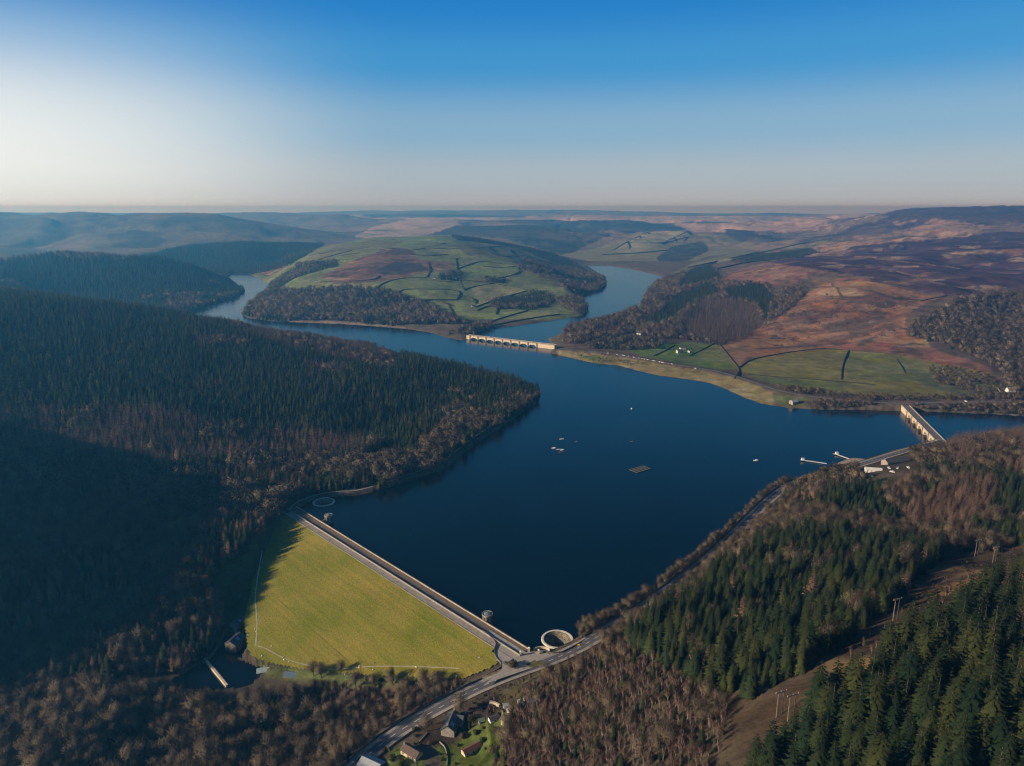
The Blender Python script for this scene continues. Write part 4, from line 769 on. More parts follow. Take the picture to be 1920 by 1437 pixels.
# ------------------------------------------------------------------ houses
def house(px, py, w, d, h, rh, rz, wall, roof, name, label, cat='house', z=None, chim=1, win=3, rooflights=0, wing=None, floor2=False):
    p = ground(px, py) if z is None else at_z(px, py, z); o = empty(name, (p[0], p[1], p[2]-.15), rz); keep_clear(p, max(w, d)*.62)
    b = MB(); b.box((0, 0, h/2-1.0), (w, d, h+2.0)); 
    # gable ends
    b.add([(-w/2, -d/2, h), (-w/2, d/2, h), (-w/2, 0, h+rh*.97), (w/2, -d/2, h), (w/2, d/2, h), (w/2, 0, h+rh*.97)], [(0, 1, 2), (3, 5, 4)]); b.build('wall', wall, o)
    b = MB(); e = .45; s_ = rh/(d/2)
    for sy in (-1, 1):
        vs = [(-w/2-e, sy*(d/2+e), h-e*s_+.05), (w/2+e, sy*(d/2+e), h-e*s_+.05), (w/2+e, 0, h+rh+.05), (-w/2-e, 0, h+rh+.05)]; vs += [(x, y, z+.22) for x, y, z in vs]
        b.add(vs, [(0, 1, 2, 3), (4, 5, 6, 7), (0, 1, 5, 4), (1, 2, 6, 5), (2, 3, 7, 6), (3, 0, 4, 7)])
    rf = b.build('roof', roof, o)
    for k in range(chim):
        b = MB(); x = (-w/2+.6) if k == 0 else (w/2-.6); b.box((x, 0, h+rh+.5), (.8, 1.1, 2.0)); b.box((x, 0, h+rh+1.55), (.95, 1.25, .2)); b.build('chimney', M_GREY, rf)
    for k in range(rooflights):
        t = .5; x = -w/2+w*(k+.5)/rooflights; b = MB(); y = -d/4; zc = h+rh/2+.33; b.add([(x-w*.10, y-d*.12, zc-rh*.24), (x+w*.10, y-d*.12, zc-rh*.24), (x+w*.10, y+d*.12, zc+rh*.24), (x-w*.10, y+d*.12, zc+rh*.24)], [(0, 1, 2, 3)]); b.build('rooflight', M_ROOFLIGHT, rf)
    for sy in (-1, 1):
        for k in range(win):
            x = -w/2+w*(k+.5)/win
            if sy < 0 and k == win//2 and win > 1:
                b = MB(); b.box((x, sy*(d/2+.02), 1.05), (1.0, .12, 2.1)); b.build('door', M_DOOR, o); continue
            for zf in ([1.5, 4.0] if floor2 else [1.5]):
                b = MB(); b.box((x, sy*(d/2+.02), zf), (1.1, .12, 1.2)); b.build('window', M_GLASS, o)
    if wing:
        ww, wd_, wx_, wy_ = wing; b = MB(); b.box((wx_, wy_, h/2-1.0), (ww, wd_, h+1.9)); b.add([(wx_-ww/2, wy_+s*wd_/2, h-.05) for s in (-1, 1)]+[(wx_+ww/2, wy_+s*wd_/2, h-.05) for s in (-1, 1)]+[(wx_, wy_+s*wd_/2, h+rh*.8) for s in (-1, 1)], [(0, 2, 4), (1, 5, 3)]); wgo = b.build('wing', wall, o)
        b = MB()
        for sx in (-1, 1):
            vs = [(wx_+sx*(ww/2+.3), wy_-wd_/2-.35, h-.25), (wx_+sx*(ww/2+.3), wy_+wd_/2+.35, h-.25), (wx_, wy_+wd_/2+.35, h+rh*.8+.1), (wx_, wy_-wd_/2-.35, h+rh*.8+.1)]; vs += [(x, y, z+.2) for x, y, z in vs]; b.add(vs, [(0, 1, 2, 3), (4, 5, 6, 7), (0, 1, 5, 4), (1, 2, 6, 5), (2, 3, 7, 6), (3, 0, 4, 7)])
        b.build('wing_roof', roof, wgo)
    return finish(o, label, cat)
def shed(px, py, w, d, h, rh, rz, wall, roof, label, name='garden_shed', cat='shed', z=None):
    return house(px, py, w, d, h, rh, rz, wall, roof, name, label, cat, z, 0, 1)
# cottages below the dam
house(846, 1366, 16.5, 9.5, 5.0, 3.8, 1.35, M_GREY, M_SLATE, 'stone_cottage', 'large dark roofed stone cottage beside the bend of the road', chim=2, win=4, rooflights=2, wing=(6.5, 11.5, 4.6, -2.0), floor2=True)
house(772, 1415, 13.5, 7.2, 3.0, 2.4, -.62, M_CREAM, M_TILE, 'bungalow', 'brown roofed bungalow on the lawn below the road', chim=1, win=3)
house(697, 1440, 15, 11, 3.4, 2.6, -.5, M_GREY, plain('grey_sheet', (.33, .34, .36), .5, .12, .4), 'grey_barn', 'grey roofed building at the road edge below the bungalow', 'barn', chim=0, win=2)
house(884, 1408, 13, 5, 2.4, 1.4, .62, M_CREAM, M_RED, 'outbuilding', 'long red roofed outbuilding with a pale gable on the lawn', 'outbuilding', chim=0, win=3)
shed(903, 1355, 4, 3, 2.2, 1.0, .3, M_WOOD, plain('green_felt', (.12, .17, .12), .9, .2, .5), 'small green roofed shed behind the large cottage'); shed(926, 1351, 7, 4, 2.3, 1.2, .5, M_WHITE, M_SLATE, 'white walled shed with dark roof near the scrub edge')
shed(951, 1354, 7, 5, 2.4, 1.7, -.6, M_CREAM, M_TILE, 'brown roofed hut with a tan gable at the scrub edge'); shed(949, 1326, 4, 2.6, 2.0, .8, .2, M_WHITE, M_METAL, 'pale hut in the upper allotment beside a path'); shed(955, 1334, 3, 2.4, 2.0, .8, .9, M_WOOD, M_METAL, 'little grey hut in the middle of the allotments')
shed(976, 1318, 4, 2.6, 2.0, .9, .4, M_WHITE, M_WHITE, 'white hut at the upper end of the allotments'); shed(978, 1326, 3.4, 2.4, 1.9, .8, 1.2, M_METAL, M_METAL, 'small metal hut below the white allotment hut'); shed(997, 1318, 4, 3, 2.0, .8, -.3, M_METAL, M_ROOFLIGHT, 'bluish glass roofed hut against the brown scrub', 'greenhouse', 'greenhouse')
wall_line([ground(918, 1318), ground(928, 1320), ground(937, 1325)], 1.5, 1.6, 'rubble_wall', M_STONE, 'short pale rubble wall at the top of the gardens', step=3)
wall_line([ground(942, 1330), ground(942, 1340), ground(941, 1349)], .25, 1.0, 'garden_path', M_STONE, 'short pale garden path between the allotment huts', 'path', step=3)
wall_line([ground(787, 1391), ground(795, 1383), ground(800, 1376)], 1.0, .5, 'garden_wall', M_GREY, 'short pale wall dividing the bungalow drive from the lawn', step=3); wall_line([ground(838, 1437), ground(839, 1420), ground(835, 1402), ground(824, 1392)], .8, .5, 'garden_wall', M_GREY, 'thin curving wall between the two cottage lawns', step=3)
# fishery lodge and jetties
house(1678, 869, 34, 11, 4.0, 3.4, .30, M_GREY, M_SLATE, 'lakeside_lodge', 'long dark roofed lodge among trees by the jetties', chim=1, win=6)
house(1637, 884, 18, 7, 3.0, 1.8, -.25, M_WHITE, plain('pale_sheet', (.55, .55, .5), .5, .12, .4), 'white_cabin', 'long white cabin beside the lodge car park', 'cabin', chim=0, win=4)
def jetty(a, b_, w, z, cab, label):
    P = np.array([at_z(*a, z), at_z(*b_, z)]); o = empty('jetty', (P[0][0], P[0][1], 0)); L = P-[P[0][0], P[0][1], 0]; b = MB(); b.ribbon(L, -w/2, w/2, -.2, .12); b.build('deck', plain('pale_decking', (.62, .60, .56), .8, .12, .5), o)
    R_ = resample(L, 6); b = MB()
    for q in R_: b.tube((q[0], q[1], -5), (q[0], q[1], q[2]), .2, n=6)
    b.build('post_row', M_WOOD, o); c = L[0]; b = MB(); b.box((c[0], c[1], z-.06), (7, 5, .2)); b.build('head_platform', M_WOOD, o); keep_clear(P[1], 9); keep_clear(P[0], 8); keep_clear((P[0]+P[1])/2, 10)
    b = MB(); b.box((c[0]+cab, c[1], z+1.4), (3.6, 3, 2.6)); b.build('cabin_wall', M_WHITE, o); b = MB(); b.gable((c[0]+cab, c[1], z+2.7), (3.6, 3), 1.0, 0, .2); b.build('cabin_roof', M_METAL, o); return finish(o, label, 'jetty')
jetty((1506, 863), (1550, 869.5), 3.0, 1.2, -.5, 'long pale jetty with a white cabin at its outer end'); jetty((1567, 851.5), (1596, 862), 3.0, 1.2, 1.5, 'shorter pale jetty running out from the slipway')
slp = slab('slipway', [(1590, 861), (1600, 859), (1622, 861), (1610, 866), (1575, 871), (1560, 872)], 1.6, plain('slipway_gravel', (.33, .24, .18), .95, .2, .3))
# farms and houses across the water
house(1274, 662, 15, 9, 5.2, 3.6, .35, M_CREAM, M_SLATE, 'farmhouse', 'cream gabled farmhouse in the green fields by the far road', chim=2, win=3, floor2=True); house(1280, 655, 14, 7, 3.5, 2.5, .1, M_WHITE, M_SLATE, 'farm_building', 'white farm building just above the cream farmhouse', 'barn', chim=0, win=2); house(1291, 661, 9, 6, 4.0, 2.2, 1.2, M_WHITE, M_SLATE, 'farm_building', 'small white barn right of the cream farmhouse', 'barn', chim=0, win=1)
house(1203, 645, 22, 9, 4.2, 3, .1, M_CREAM, M_SLATE, 'roadside_house', 'long pale house at the top of the green field', chim=1, win=4); house(1215, 648, 11, 8, 4.5, 3, -.3, M_GREY, M_SLATE, 'roadside_house', 'grey house right of the long pale house', chim=1, win=3)
house(1126, 645, 14, 8, 5, 3, .2, M_WHITE, M_SLATE, 'roadside_house', 'white house among trees near the long viaduct', chim=1, win=3); house(1198, 628, 12, 8, 5, 3, -.5, M_WHITE, M_SLATE, 'roadside_house', 'white house higher up among the dark trees', chim=1, win=3)
house(1894, 735, 16, 9, 5.5, 3.5, .1, M_WHITE, plain('stone_slate', (.26, .22, .2), .8, .2, .6), 'roadside_inn', 'white fronted house under trees near the right arm', chim=2, win=4, floor2=True); house(1908, 733, 12, 9, 5.0, 3.2, .3, M_CREAM, M_TILE, 'roadside_inn', 'cream house beside the white fronted house', chim=1, win=3)
house(1488, 757, 13, 10, 4.5, 3.0, .4, M_GREY, plain('pale_slate', (.26, .30, .33), .5, .15, .6), 'boathouse', 'grey boathouse on the far shore among bushes', 'boathouse', chim=0, win=2)
house(813, 523, 14, 9, 5, 3, .1, M_WHITE, M_SLATE, 'hill_farm', 'small white farmhouse beside trees on the round hill', chim=1, win=3); house(853, 523, 12, 8, 4.5, 3, -.1, M_WHITE, M_SLATE, 'hill_farm', 'white farm cottage right of the hill farm trees', chim=1, win=3); house(889, 576, 17, 9, 4.5, 3, .2, M_CREAM, M_SLATE, 'field_barn', 'lone stone barn in the fields above the long viaduct', 'barn', chim=0, win=2)
# valve houses and walls at the tail pool
house(448, 1178, 13, 9, 7, 3, 1.2, M_GREY, M_SLATE, 'valve_house', 'dark stone valve house on the bank above the pool', 'valve house', z=-40, chim=0, win=2, rooflights=1)
house(443, 1214, 15, 12, 8, 3.2, 1.25, M_DARKST, M_SLATE, 'valve_house', 'dark stone valve house standing in the pool', 'valve house', z=-42, chim=0, win=3, rooflights=1)
shed(494, 1262, 10, 7, 3, 1.6, .3, M_GREY, plain('pale_tin', (.36, .42, .42), .5, .15, .5), 'pale roofed shed at the right edge of the pool', 'waterworks_shed', z=-40); shed(519, 1259, 9, 6, 3, 1.6, .3, M_CREAM, M_TILE, 'brown roofed shed beside the pool retaining wall', 'waterworks_shed', z=-39); shed(548, 1270, 12, 8, 3.2, 1.8, -.2, M_GREY, plain('blue_slate', (.10, .14, .19), .45, .2, .6), 'blue grey roofed shed under the trees below the dam', 'waterworks_shed', z=-37)
P42 = lambda *L: [at_z(x, y, -42) for x, y in L]
wall_line(P42((480, 1180), (470, 1214), (462, 1232), (475, 1243), (500, 1248), (540, 1256)), 3.2, 1.4, 'retaining_wall', M_GREY, 'curving pale topped retaining wall between the pool and dam', drop=4, step=4)
wall_line(P42((446, 1238), (470, 1237), (500, 1252)), 2.2, 2.4, 'quay_wall', M_DARKST, 'dark quay wall jutting into the pool', drop=4, step=4)
wall_line(P42((408, 1180), (420, 1192), (412, 1212), (398, 1232), (380, 1246)), 2.6, 1.2, 'retaining_wall', M_DARKST, 'dark retaining wall on the shaded side of the pool', drop=4, step=4)
wall_line(P42((384, 1239), (398, 1255), (412, 1272), (426, 1289)), 2.2, 2.0, 'weir_footbridge', M_STONE, 'pale footbridge across the weir of the pool', 'footbridge', drop=3.5, step=4, sm=0)
wall_line(P42((480, 1181), (455, 1180), (425, 1184), (405, 1192)), 3.0, 1.2, 'retaining_wall', M_GREY, 'straight wall along the head of the pool', drop=4, step=4)
# ------------------------------------------------------------------ power line poles
for (px, py, t, hgt), lab in zip([(1461, 1338, 322, 13), (1482, 1350, 312, 13), (1677, 1168, 397, 14), (1829, 1049, 548, 14), (1863, 1058, 520, 12)], ['at the lower left end of the clearing', 'just right of the lowest one', 'standing alone half way along the clearing', 'left of the pair at the upper end', 'right of the pair at the upper end']):
    p = at_t(px, py, t); p[2] = height(p[0], p[1]); o = empty('power_pole', p, .35); keep_clear(p, 11)
    for sx in (-1.5, 1.5): b = MB(); b.tube((sx, 0, -1), (sx, 0, hgt), .22, .16, 8); b.build('pole', M_POLE, o)
    b = MB(); b.box((0, 0, hgt-.5), (6.2, .3, .34)); b.build('crossarm', M_WOOD, o)
    for sx in (-2.8, 0, 2.8):
        b = MB(); b.lathe([(.05, 0), (.2, .1), (.1, .25), (.2, .4), (.1, .55), (0, .6)], 8, (sx, 0, hgt-.34)); b.build('insulator', M_GREY, o)
    finish(o, 'twin legged wooden power pole '+lab, 'power pole', 'power line poles in the clearing')
# ------------------------------------------------------------------ boats and floating stage
def boat(px, py, L, W, rz, col, cabin, label):
    p = at_z(px, py, 0); o = empty('rowing_boat' if not cabin else 'motor_boat', (p[0], p[1], 0), rz); secs = [(-.5, .62, .1), (-.25, .95, 0), (.05, 1, 0), (.3, .7, .05), (.5, .06, .25)]; vs = []
    for x, w, sh in secs: vs += [(x*L, -w*W/2, .75+sh), (x*L, -w*W*.36, -.15), (x*L, w*W*.36, -.15), (x*L, w*W/2, .75+sh), (x*L, w*W*.4, .42), (x*L, -w*W*.4, .42)]
    fs = [(6*i+k, 6*i+(k+1) % 6, 6*i+6+(k+1) % 6, 6*i+6+k) for i in range(4) for k in range(6)]+[tuple(range(6)), tuple(range(29, 23, -1))]; b = MB(); b.add(vs, fs); b.build('hull', col, o)
    if cabin: b = MB(); b.box((L*.08, 0, 1.1), (L*.38, W*.62, 1.3), top=.8); b.build('cabin', M_WHITE, o)
    else:
        for x in (-.2, .12): b = MB(); b.box((x*L, 0, .6), (.3, W*.8, .1)); b.build('thwart', M_WOOD, o)
    finish(o, label, 'boat', 'boats on the open water')
W_, GR_, BR_ = PAINTS[0][1], PAINTS[5][1], plain('varnished_wood', (.22, .13, .08), .5, .2, .6)
boat(1053, 824, 7, 2.2, .1, W_, False, 'white boat moored farthest left of the upper pair'); boat(1080.5, 828.5, 5, 1.9, .8, GR_, False, 'grey boat right of the upper moored white boat'); boat(1039, 841, 7.5, 3.0, .05, W_, True, 'white cabin boat at the left of the moored cluster')
boat(1047, 843.5, 6, 2.2, .2, W_, False, 'white open boat in the middle of the moored cluster'); boat(1054.5, 844.5, 7, 2.6, .1, W_, True, 'white cabin boat at the right of the moored cluster'); boat(1051.5, 848.8, 7, 2.0, .15, BR_, False, 'brown boat just below the moored cluster')
boat(1184, 767, 6, 2.6, 1.2, W_, True, 'lone white boat in mid lake toward the far shore'); boat(1185, 828.5, 5, 2, .4, GR_, False, 'small grey boat between mid lake and floating stage'); boat(1418, 864, 8, 2.6, .05, W_, True, 'lone white boat nearest the jetties')
p = at_z(1200, 880.5, 0); o = empty('floating_stage', (p[0], p[1], 0), .62)
for i in range(5):
    b = MB(); b.box((-13+i*6.5, 0, .35), (1.0, 15, .5)); b.build('walkway', M_DARKST, o)
for y in (-7, 0, 7): b = MB(); b.box((0, y, .62), (27, 1.1, .25)); b.build('gangway', M_DARKST, o)
for i in range(4):
    for y in (-3.5, 3.5): b = MB(); b.box((-9.75+i*6.5, y, .28), (4.6, 4.8, .25)); b.build('net_cover', plain('green_netting', (.03, .05, .03), .9, .3, .5), o)
finish(o, 'floating stage of green net pens on the dark water', 'floating stage')
# ------------------------------------------------------------------ vehicles
def car_mesh(col, van=False):
    b = MB(); H = 1.9 if van else .95
    b.mat = 0; b.box((0, 0, .62), (4.3, 1.75, .62)); b.box((0, 0, .96), (4.1, 1.66, .1), top=.97)
    b.mat = 1; b.box((-.2, 0, 1.22), (2.5, 1.55, .52), top=.82); b.mat = 0; b.box((-.2, 0, 1.51), (1.95, 1.24, .08))
    b.mat = 2
    for x in (-1.35, 1.35):
        for y in (-.8, .8): b.tube((x, y-.12, .32), (x, y+.12, .32), .32, n=10)
    return b.mesh('parked_car', [col, M_GLASS, M_BLACK])
CARM = [(n, car_mesh(m)) for n, m in PAINTS]
def car_parts(o, mat):
    b = MB(); b.box((0, 0, .62), (4.3, 1.75, .62)); b.box((0, 0, .96), (4.1, 1.66, .1), top=.97); b.build('body', mat, o); b = MB(); b.box((-.2, 0, 1.22), (2.5, 1.55, .52), top=.82); b.build('window_band', M_GLASS, o); b = MB(); b.box((-.2, 0, 1.51), (1.95, 1.24, .08)); b.build('car_roof', mat, o)
    for x in (-1.35, 1.35):
        for y in (-.8, .8): b = MB(); b.tube((x, y-.12, .32), (x, y+.12, .32), .32, n=10); b.build('wheel', M_BLACK, o)
def along(L, px):
    X = to_px(L)[0]; i = np.argmin(abs(X-px)); i = min(max(i, 1), len(L)-2); d = L[i+1]-L[i-1]; f = np.interp(px, [X[i-1], X[i+1]], [0, 1]) if X[i+1] > X[i-1] else .5
    return L[i-1]+(L[i+1]-L[i-1])*f, math.atan2(d[1], d[0]), np.array([-d[1], d[0]])/np.hypot(d[0], d[1])
xs_row = [1141, 1158, 1168.5, 1171.5, 1180, 1190, 1192.5, 1199, 1205, 1210, 1216, 1222, 1226.5, 1229, 1238.5, 1243, 1245.5, 1250, 1255, 1261]
cols_ = [0, 0, 1, 0, 1, 0, 5, 1, 1, 0, 0, 5, 0, 1, 0, 0, 1, 3, 5, 0]
for k, x in enumerate(xs_row):
    p, a, nn = along(ROAD_FAR, x); n, m = CARM[cols_[k]]; o = link(D.objects.new('parked_car', m)); o.location = p+np.array([nn[0], nn[1], 0])*-2.7+[0, 0, .06]; o.rotation_euler = (0, 0, a)
    finish(o, f'small {n} car parked in the row along the far lake road', 'car', f'{n} cars parked along the far lake road')
for x, y, c, lab in [(1324, 1051, 0, 'white car lowest of the three on the lake road'), (1347, 1034, 5, 'grey car in the middle of three on the lake road'), (1358, 1019, 1, 'silver car highest of the three on the lake road'), (883, 1331, 3, 'red car parked behind the large stone cottage')]:
    if c == 3: p = ground(x, y); a = .3; keep_clear(p, 4)
    else:
        i = np.argmin((to_px(ROAD_MAIN)[0]-x)**2+(to_px(ROAD_MAIN)[1]-y)**2); i = min(max(i, 1), len(ROAD_MAIN)-2); d = ROAD_MAIN[i+1]-ROAD_MAIN[i-1]; a = math.atan2(d[1], d[0]); p = ROAD_MAIN[i]+np.array([-d[1], d[0], 0])/np.hypot(d[0], d[1])*-1.9
    o = empty('car', p+[0, 0, .06], a); car_parts(o, PAINTS[c][1]); finish(o, lab, 'car')
for x, y, c, lab in [(1304, 692, 0, 'white car alone on the far road right of the row'), (1811, 753.5, 0, 'white car on the far road right of the short viaduct'), (1667, 879, 0, 'white car in front of the dark roofed lodge'), (1673, 886, 0, 'white car nearest the trees in the lodge car park'), (1684, 879, 1, 'silver car right of the lodge car park centre'), (1703, 878, 0, 'pale car at the right end of the lodge car park'), (1633, 894, 1, 'silver car below the long white cabin'), (1525, 943, 2, 'dark blue car half hidden in the trees near the lake road')]:
    p = ground(x, y); n, m = CARM[c]; o = link(D.objects.new('parked_car', m)); o.location = p+[0, 0, .1]; o.rotation_euler = (0, 0, x*.7); o.scale = (1.25,)*3 if c != 2 else (1,)*3; keep_clear(p, 5.5); finish(o, lab, 'car')
p = at_z(1085, 1211, 4.7); o = empty('grit_bin', p); b = MB(); M_YEL = paint('yellow_paint', (.75, .5, .03)); b.box((0, 0, .5), (1.5, 1.0, 1.0), top=1.1); b.build('bin_body', M_YEL, o); b = MB(); b.box((0, 0, 1.1), (1.75, 1.2, .2), top=.8); b.build('lid', M_YEL, o); finish(o, 'bright yellow grit bin on the road verge near the overflow', 'grit bin')
# ------------------------------------------------------------------ people on the walkway, sheep on the grass
def person_mesh(mat_c):
    me = D.meshes.new('person'); vs = [(0, 0, .95), (0, 0, 1.2), (0, 0, 1.42), (0, 0, 1.53), (0, 0, 1.68), (.1, .02, .9), (.11, .1, .5), (.11, .2, .06), (.11, .32, .04), (-.1, .02, .9), (-.11, -.06, .5), (-.11, -.22, .08), (-.11, -.12, .04), (.2, 0, 1.38), (.27, -.06, 1.1), (.26, .06, .84), (-.2, 0, 1.38), (-.27, .06, 1.1), (-.26, .16, .86)]
    ed = [(0, 1), (1, 2), (2, 3), (3, 4), (0, 5), (5, 6), (6, 7), (7, 8), (0, 9), (9, 10), (10, 11), (11, 12), (2, 13), (13, 14), (14, 15), (2, 16), (16, 17), (17, 18)]
    me.from_pydata(vs, ed, []); o = D.objects.new('person_source', me); COL.objects.link(o); md = o.modifiers.new('s', 'SKIN'); rad = [.15, .16, .17, .06, .11, .1, .075, .05, .045, .1, .075, .05, .045, .07, .05, .04, .07, .05, .04]
    for v, r in zip(me.skin_vertices[0].data, rad): v.radius = (r, r*.85)
    me.skin_vertices[0].data[0].use_root = True; o.modifiers.new('u', 'SUBSURF').levels = 1
    dg = bpy.context.evaluated_depsgraph_get(); out = D.meshes.new_from_object(o.evaluated_get(dg)); D.objects.remove(o); out.name = 'person'; out.materials.clear(); out.materials.append(mat_c); return out
PM = [person_mesh(paint('dark_coat', (.025, .025, .03))), person_mesh(paint('brown_coat', (.10, .05, .04)))]
for k, (u, v) in enumerate([(31, 6.2), (33, 7.0), (58, 5.0), (79, 6.5), (80, 7.6), (101, 5.6), (176, 5.2), (178, 5.6), (226, 6.8), (271, 6.2), (272.5, 5.4), (296, 7.0), (330, 5.5)]):
    if u > DAML-3: continue
    x, y = duv(u, v); o = link(D.objects.new('person', PM[k % 2])); o.location = (x, y, 4.03); o.rotation_euler = (0, 0, ang+(1.57 if k % 3 else -1.57)); finish(o, f'person in a {"dark" if k % 2 == 0 else "brown"} coat strolling along the dam walkway', 'person', f'walkers in {"dark" if k % 2 == 0 else "brown"} coats on the dam walkway')
def sheep_mesh():
    me = D.meshes.new('sheep'); vs = [(-.5, 0, .62), (0, 0, .66), (.42, 0, .66), (.62, 0, .72), (.82, 0, .58), (-.42, .17, .35), (-.44, .18, .02), (-.42, -.17, .35), (-.38, -.18, .02), (.36, .17, .35), (.38, .17, .02), (.36, -.17, .35), (.33, -.17, .02), (-.68, 0, .5)]
    me.from_pydata(vs, [(0, 1), (1, 2), (2, 3), (3, 4), (0, 5), (5, 6), (0, 7), (7, 8), (2, 9), (9, 10), (2, 11), (11, 12), (0, 13)], []); o = D.objects.new('sheep_source', me); COL.objects.link(o); o.modifiers.new('s', 'SKIN')
    for v, r in zip(me.skin_vertices[0].data, [.27, .3, .27, .14, .09, .08, .045, .08, .045, .08, .045, .08, .045, .06]): v.radius = (r, r)
    me.skin_vertices[0].data[1].use_root = True; o.modifiers.new('u', 'SUBSURF').levels = 1; dg = bpy.context.evaluated_depsgraph_get(); out = D.meshes.new_from_object(o.evaluated_get(dg)); D.objects.remove(o); out.name = 'sheep'; out.materials.clear(); out.materials.append(plain('fleece', (.75, .72, .64), .95, .1, 3)); return out
SHM = sheep_mesh()
for k, (px, py) in enumerate([(509, 1212.5), (491, 1231), (531, 1234), (532, 1238.5), (542, 1242), (480, 1186), (478, 1180), (674, 1250), (673.5, 1253), (700, 1244), (699, 1257), (646, 1266), (767, 1265.5), (780, 1252), (850, 1263.5), (899, 1234), (590, 1249), (856, 1269)]):
    q = on_dam(px, py); o = link(D.objects.new('sheep', SHM)); o.location = (q[0], q[1], q[2]-.03); o.scale = (1.15,)*3; o.rotation_euler = (0, 0, k*1.9); finish(o, 'white sheep grazing on the lower grass of the dam', 'sheep', 'sheep grazing on the dam')

for q_, r_ in [((1650, 894), 15), ((1672, 890), 14), ((1630, 902), 12), ((1690, 880), 12), ((1660, 876), 16), ((1645, 884), 13)]: keep_clear(ground(*q_), r_)
# ------------------------------------------------------------------ field walls and hedges, each its own
FW = [
 ('along the lower edge of the middle field', [(705, 545), (712, 535), (730, 527), (760, 522), (800, 521)]), ('above the long curved field', [(742, 550), (760, 543), (800, 543), (850, 544), (862, 549)]), ('below the long curved field', [(742, 550), (745, 556), (770, 562), (820, 563), (855, 563)]),
 ('curving down past the barn', [(855, 563), (863, 552), (858, 546)]), ('rising from the barn to the conifers', [(890, 577), (915, 568), (950, 556), (990, 546)]), ('crossing the top of the middle fields', [(860, 504), (895, 491), (925, 492), (945, 496)]), ('beside the hill farm rising to the crest', [(857, 507), (856, 495), (855, 484)]),
 ('along the lower side of the upper field', [(930, 523), (960, 517), (975, 510), (972, 505)]), ('from the farm to the right hand wood', [(862, 526), (890, 528), (920, 531), (945, 536)]), ('running down toward the barn', [(870, 545), (880, 540), (925, 532)]), ('high on the hill behind the knoll', [(770, 470), (800, 466), (835, 456)]), ('along the crest above the knoll', [(640, 480), (680, 474), (740, 466)]),
 ('between the pale crest fields', [(800, 468), (850, 466), (900, 470)]), ('crossing the right crest fields', [(890, 470), (905, 464), (950, 462)]), ('short across the right crest fields', [(955, 468), (960, 480)]), ('above the spur wood', [(900, 483), (950, 481), (990, 480)]), ('on the left shoulder of the hill', [(580, 480), (620, 473), (690, 465)]), ('across the western slope', [(597, 488), (630, 478), (660, 470)]),
 ('between barn field and shore field', [(920, 604), (950, 594), (990, 583)]), ('along the shore field', [(925, 611), (980, 600), (1050, 590)]), ('through the brown knoll field', [(655, 528), (700, 526), (712, 518)]), ('at the left end of the lower fields', [(600, 530), (640, 527), (652, 535)]), ('above the lower wood', [(790, 565), (820, 563), (850, 575)]), ('between the middle fields and the farm', [(800, 521), (830, 530), (862, 526)]), ('up the left of the farm field', [(800, 521), (806, 510), (803, 492)]), ('across the farm field', [(862, 526), (870, 545)]), ('high on the left crest', [(640, 459), (690, 456), (740, 450)]), ('across the back of the knoll', [(770, 478), (800, 480), (840, 478)]), ('under the left crest fields', [(590, 495), (615, 488), (650, 487)]), ('splitting the lower right fields', [(925, 560), (935, 575), (930, 590)]), ('splitting the field below the barn', [(840, 572), (850, 590), (858, 604)]), ('from the middle field to the lower wood', [(705, 545), (690, 546), (672, 542)]), ('short one above the barn', [(885, 560), (892, 570)]), ('under the right crest', [(905, 500), (940, 503), (970, 500)]), ('down the right crest', [(985, 485), (975, 495), (972, 505)]), ('down the right pasture', [(895, 583), (905, 578), (930, 572)])]
def hedge_trees(P, step, size, region):
    g = np.random.default_rng(int(abs(P[0][0])*7) % 9999)
    for q in resample(np.array(P, float), step)[1:]:
        if g.random() < .62:
            x, y = q[0]+g.normal(0, 4), q[1]+g.normal(0, 4); PTS['broadleaf_tree' if g.random() < .8 else 'bush'].append((x, y, float(height(x, y)), size*g.uniform(.6, 1.25), region))
for ph, L in FW:
    W3 = [ground(x, y) for x, y in L]; hedge_trees(W3, 34, .55, 'hill hedge')
    wall_line(W3, 3.0, 2.6, 'field_wall', M_HEDGE, 'dark field wall on the round hill '+ph, 'wall', 'field walls on the round hill', step=20)
FR = [('between the bracken and the left pasture', [(1348, 646), (1366, 668), (1384, 690), (1386, 697)]), ('running down to the far road', [(1386, 697), (1381, 704), (1377, 711)]), ('along the top of the big pasture', [(1386, 690), (1405, 676), (1440, 668), (1480, 661), (1540, 654), (1580, 656)]), ('along the top of the second pasture', [(1590, 657), (1640, 661), (1700, 668)]), ('dividing the two olive pastures', [(1591, 658), (1584, 672), (1578, 692), (1577, 712)]), ('in the third pasture', [(1680, 674), (1690, 688), (1695, 698)]), ('from the farmhouse up to the bracken corner', [(1292, 668), (1320, 655), (1346, 640)]), ('down the left side of the green field', [(1226, 668), (1250, 657), (1265, 648)]), ('low across the big pasture', [(1400, 703), (1480, 709), (1560, 715), (1640, 722)]), ('down to the right hand houses', [(1870, 728), (1880, 742)])]
for ph, L in FR: wall_line([ground(x, y) for x, y in L], 1.8, 1.3, 'field_wall', M_HEDGE if 'houses' not in ph else M_STONE, 'field wall right of the lake '+ph, 'wall', 'field walls right of the lake', step=12)
wall_line([ground(x, y) for x, y in [(1725, 565), (1770, 556), (1800, 550)]], 2.5, 2.0, 'field_wall', M_DARKST, 'dark wall along the moor edge above the gully wood', 'wall', 'field walls right of the lake', step=15)
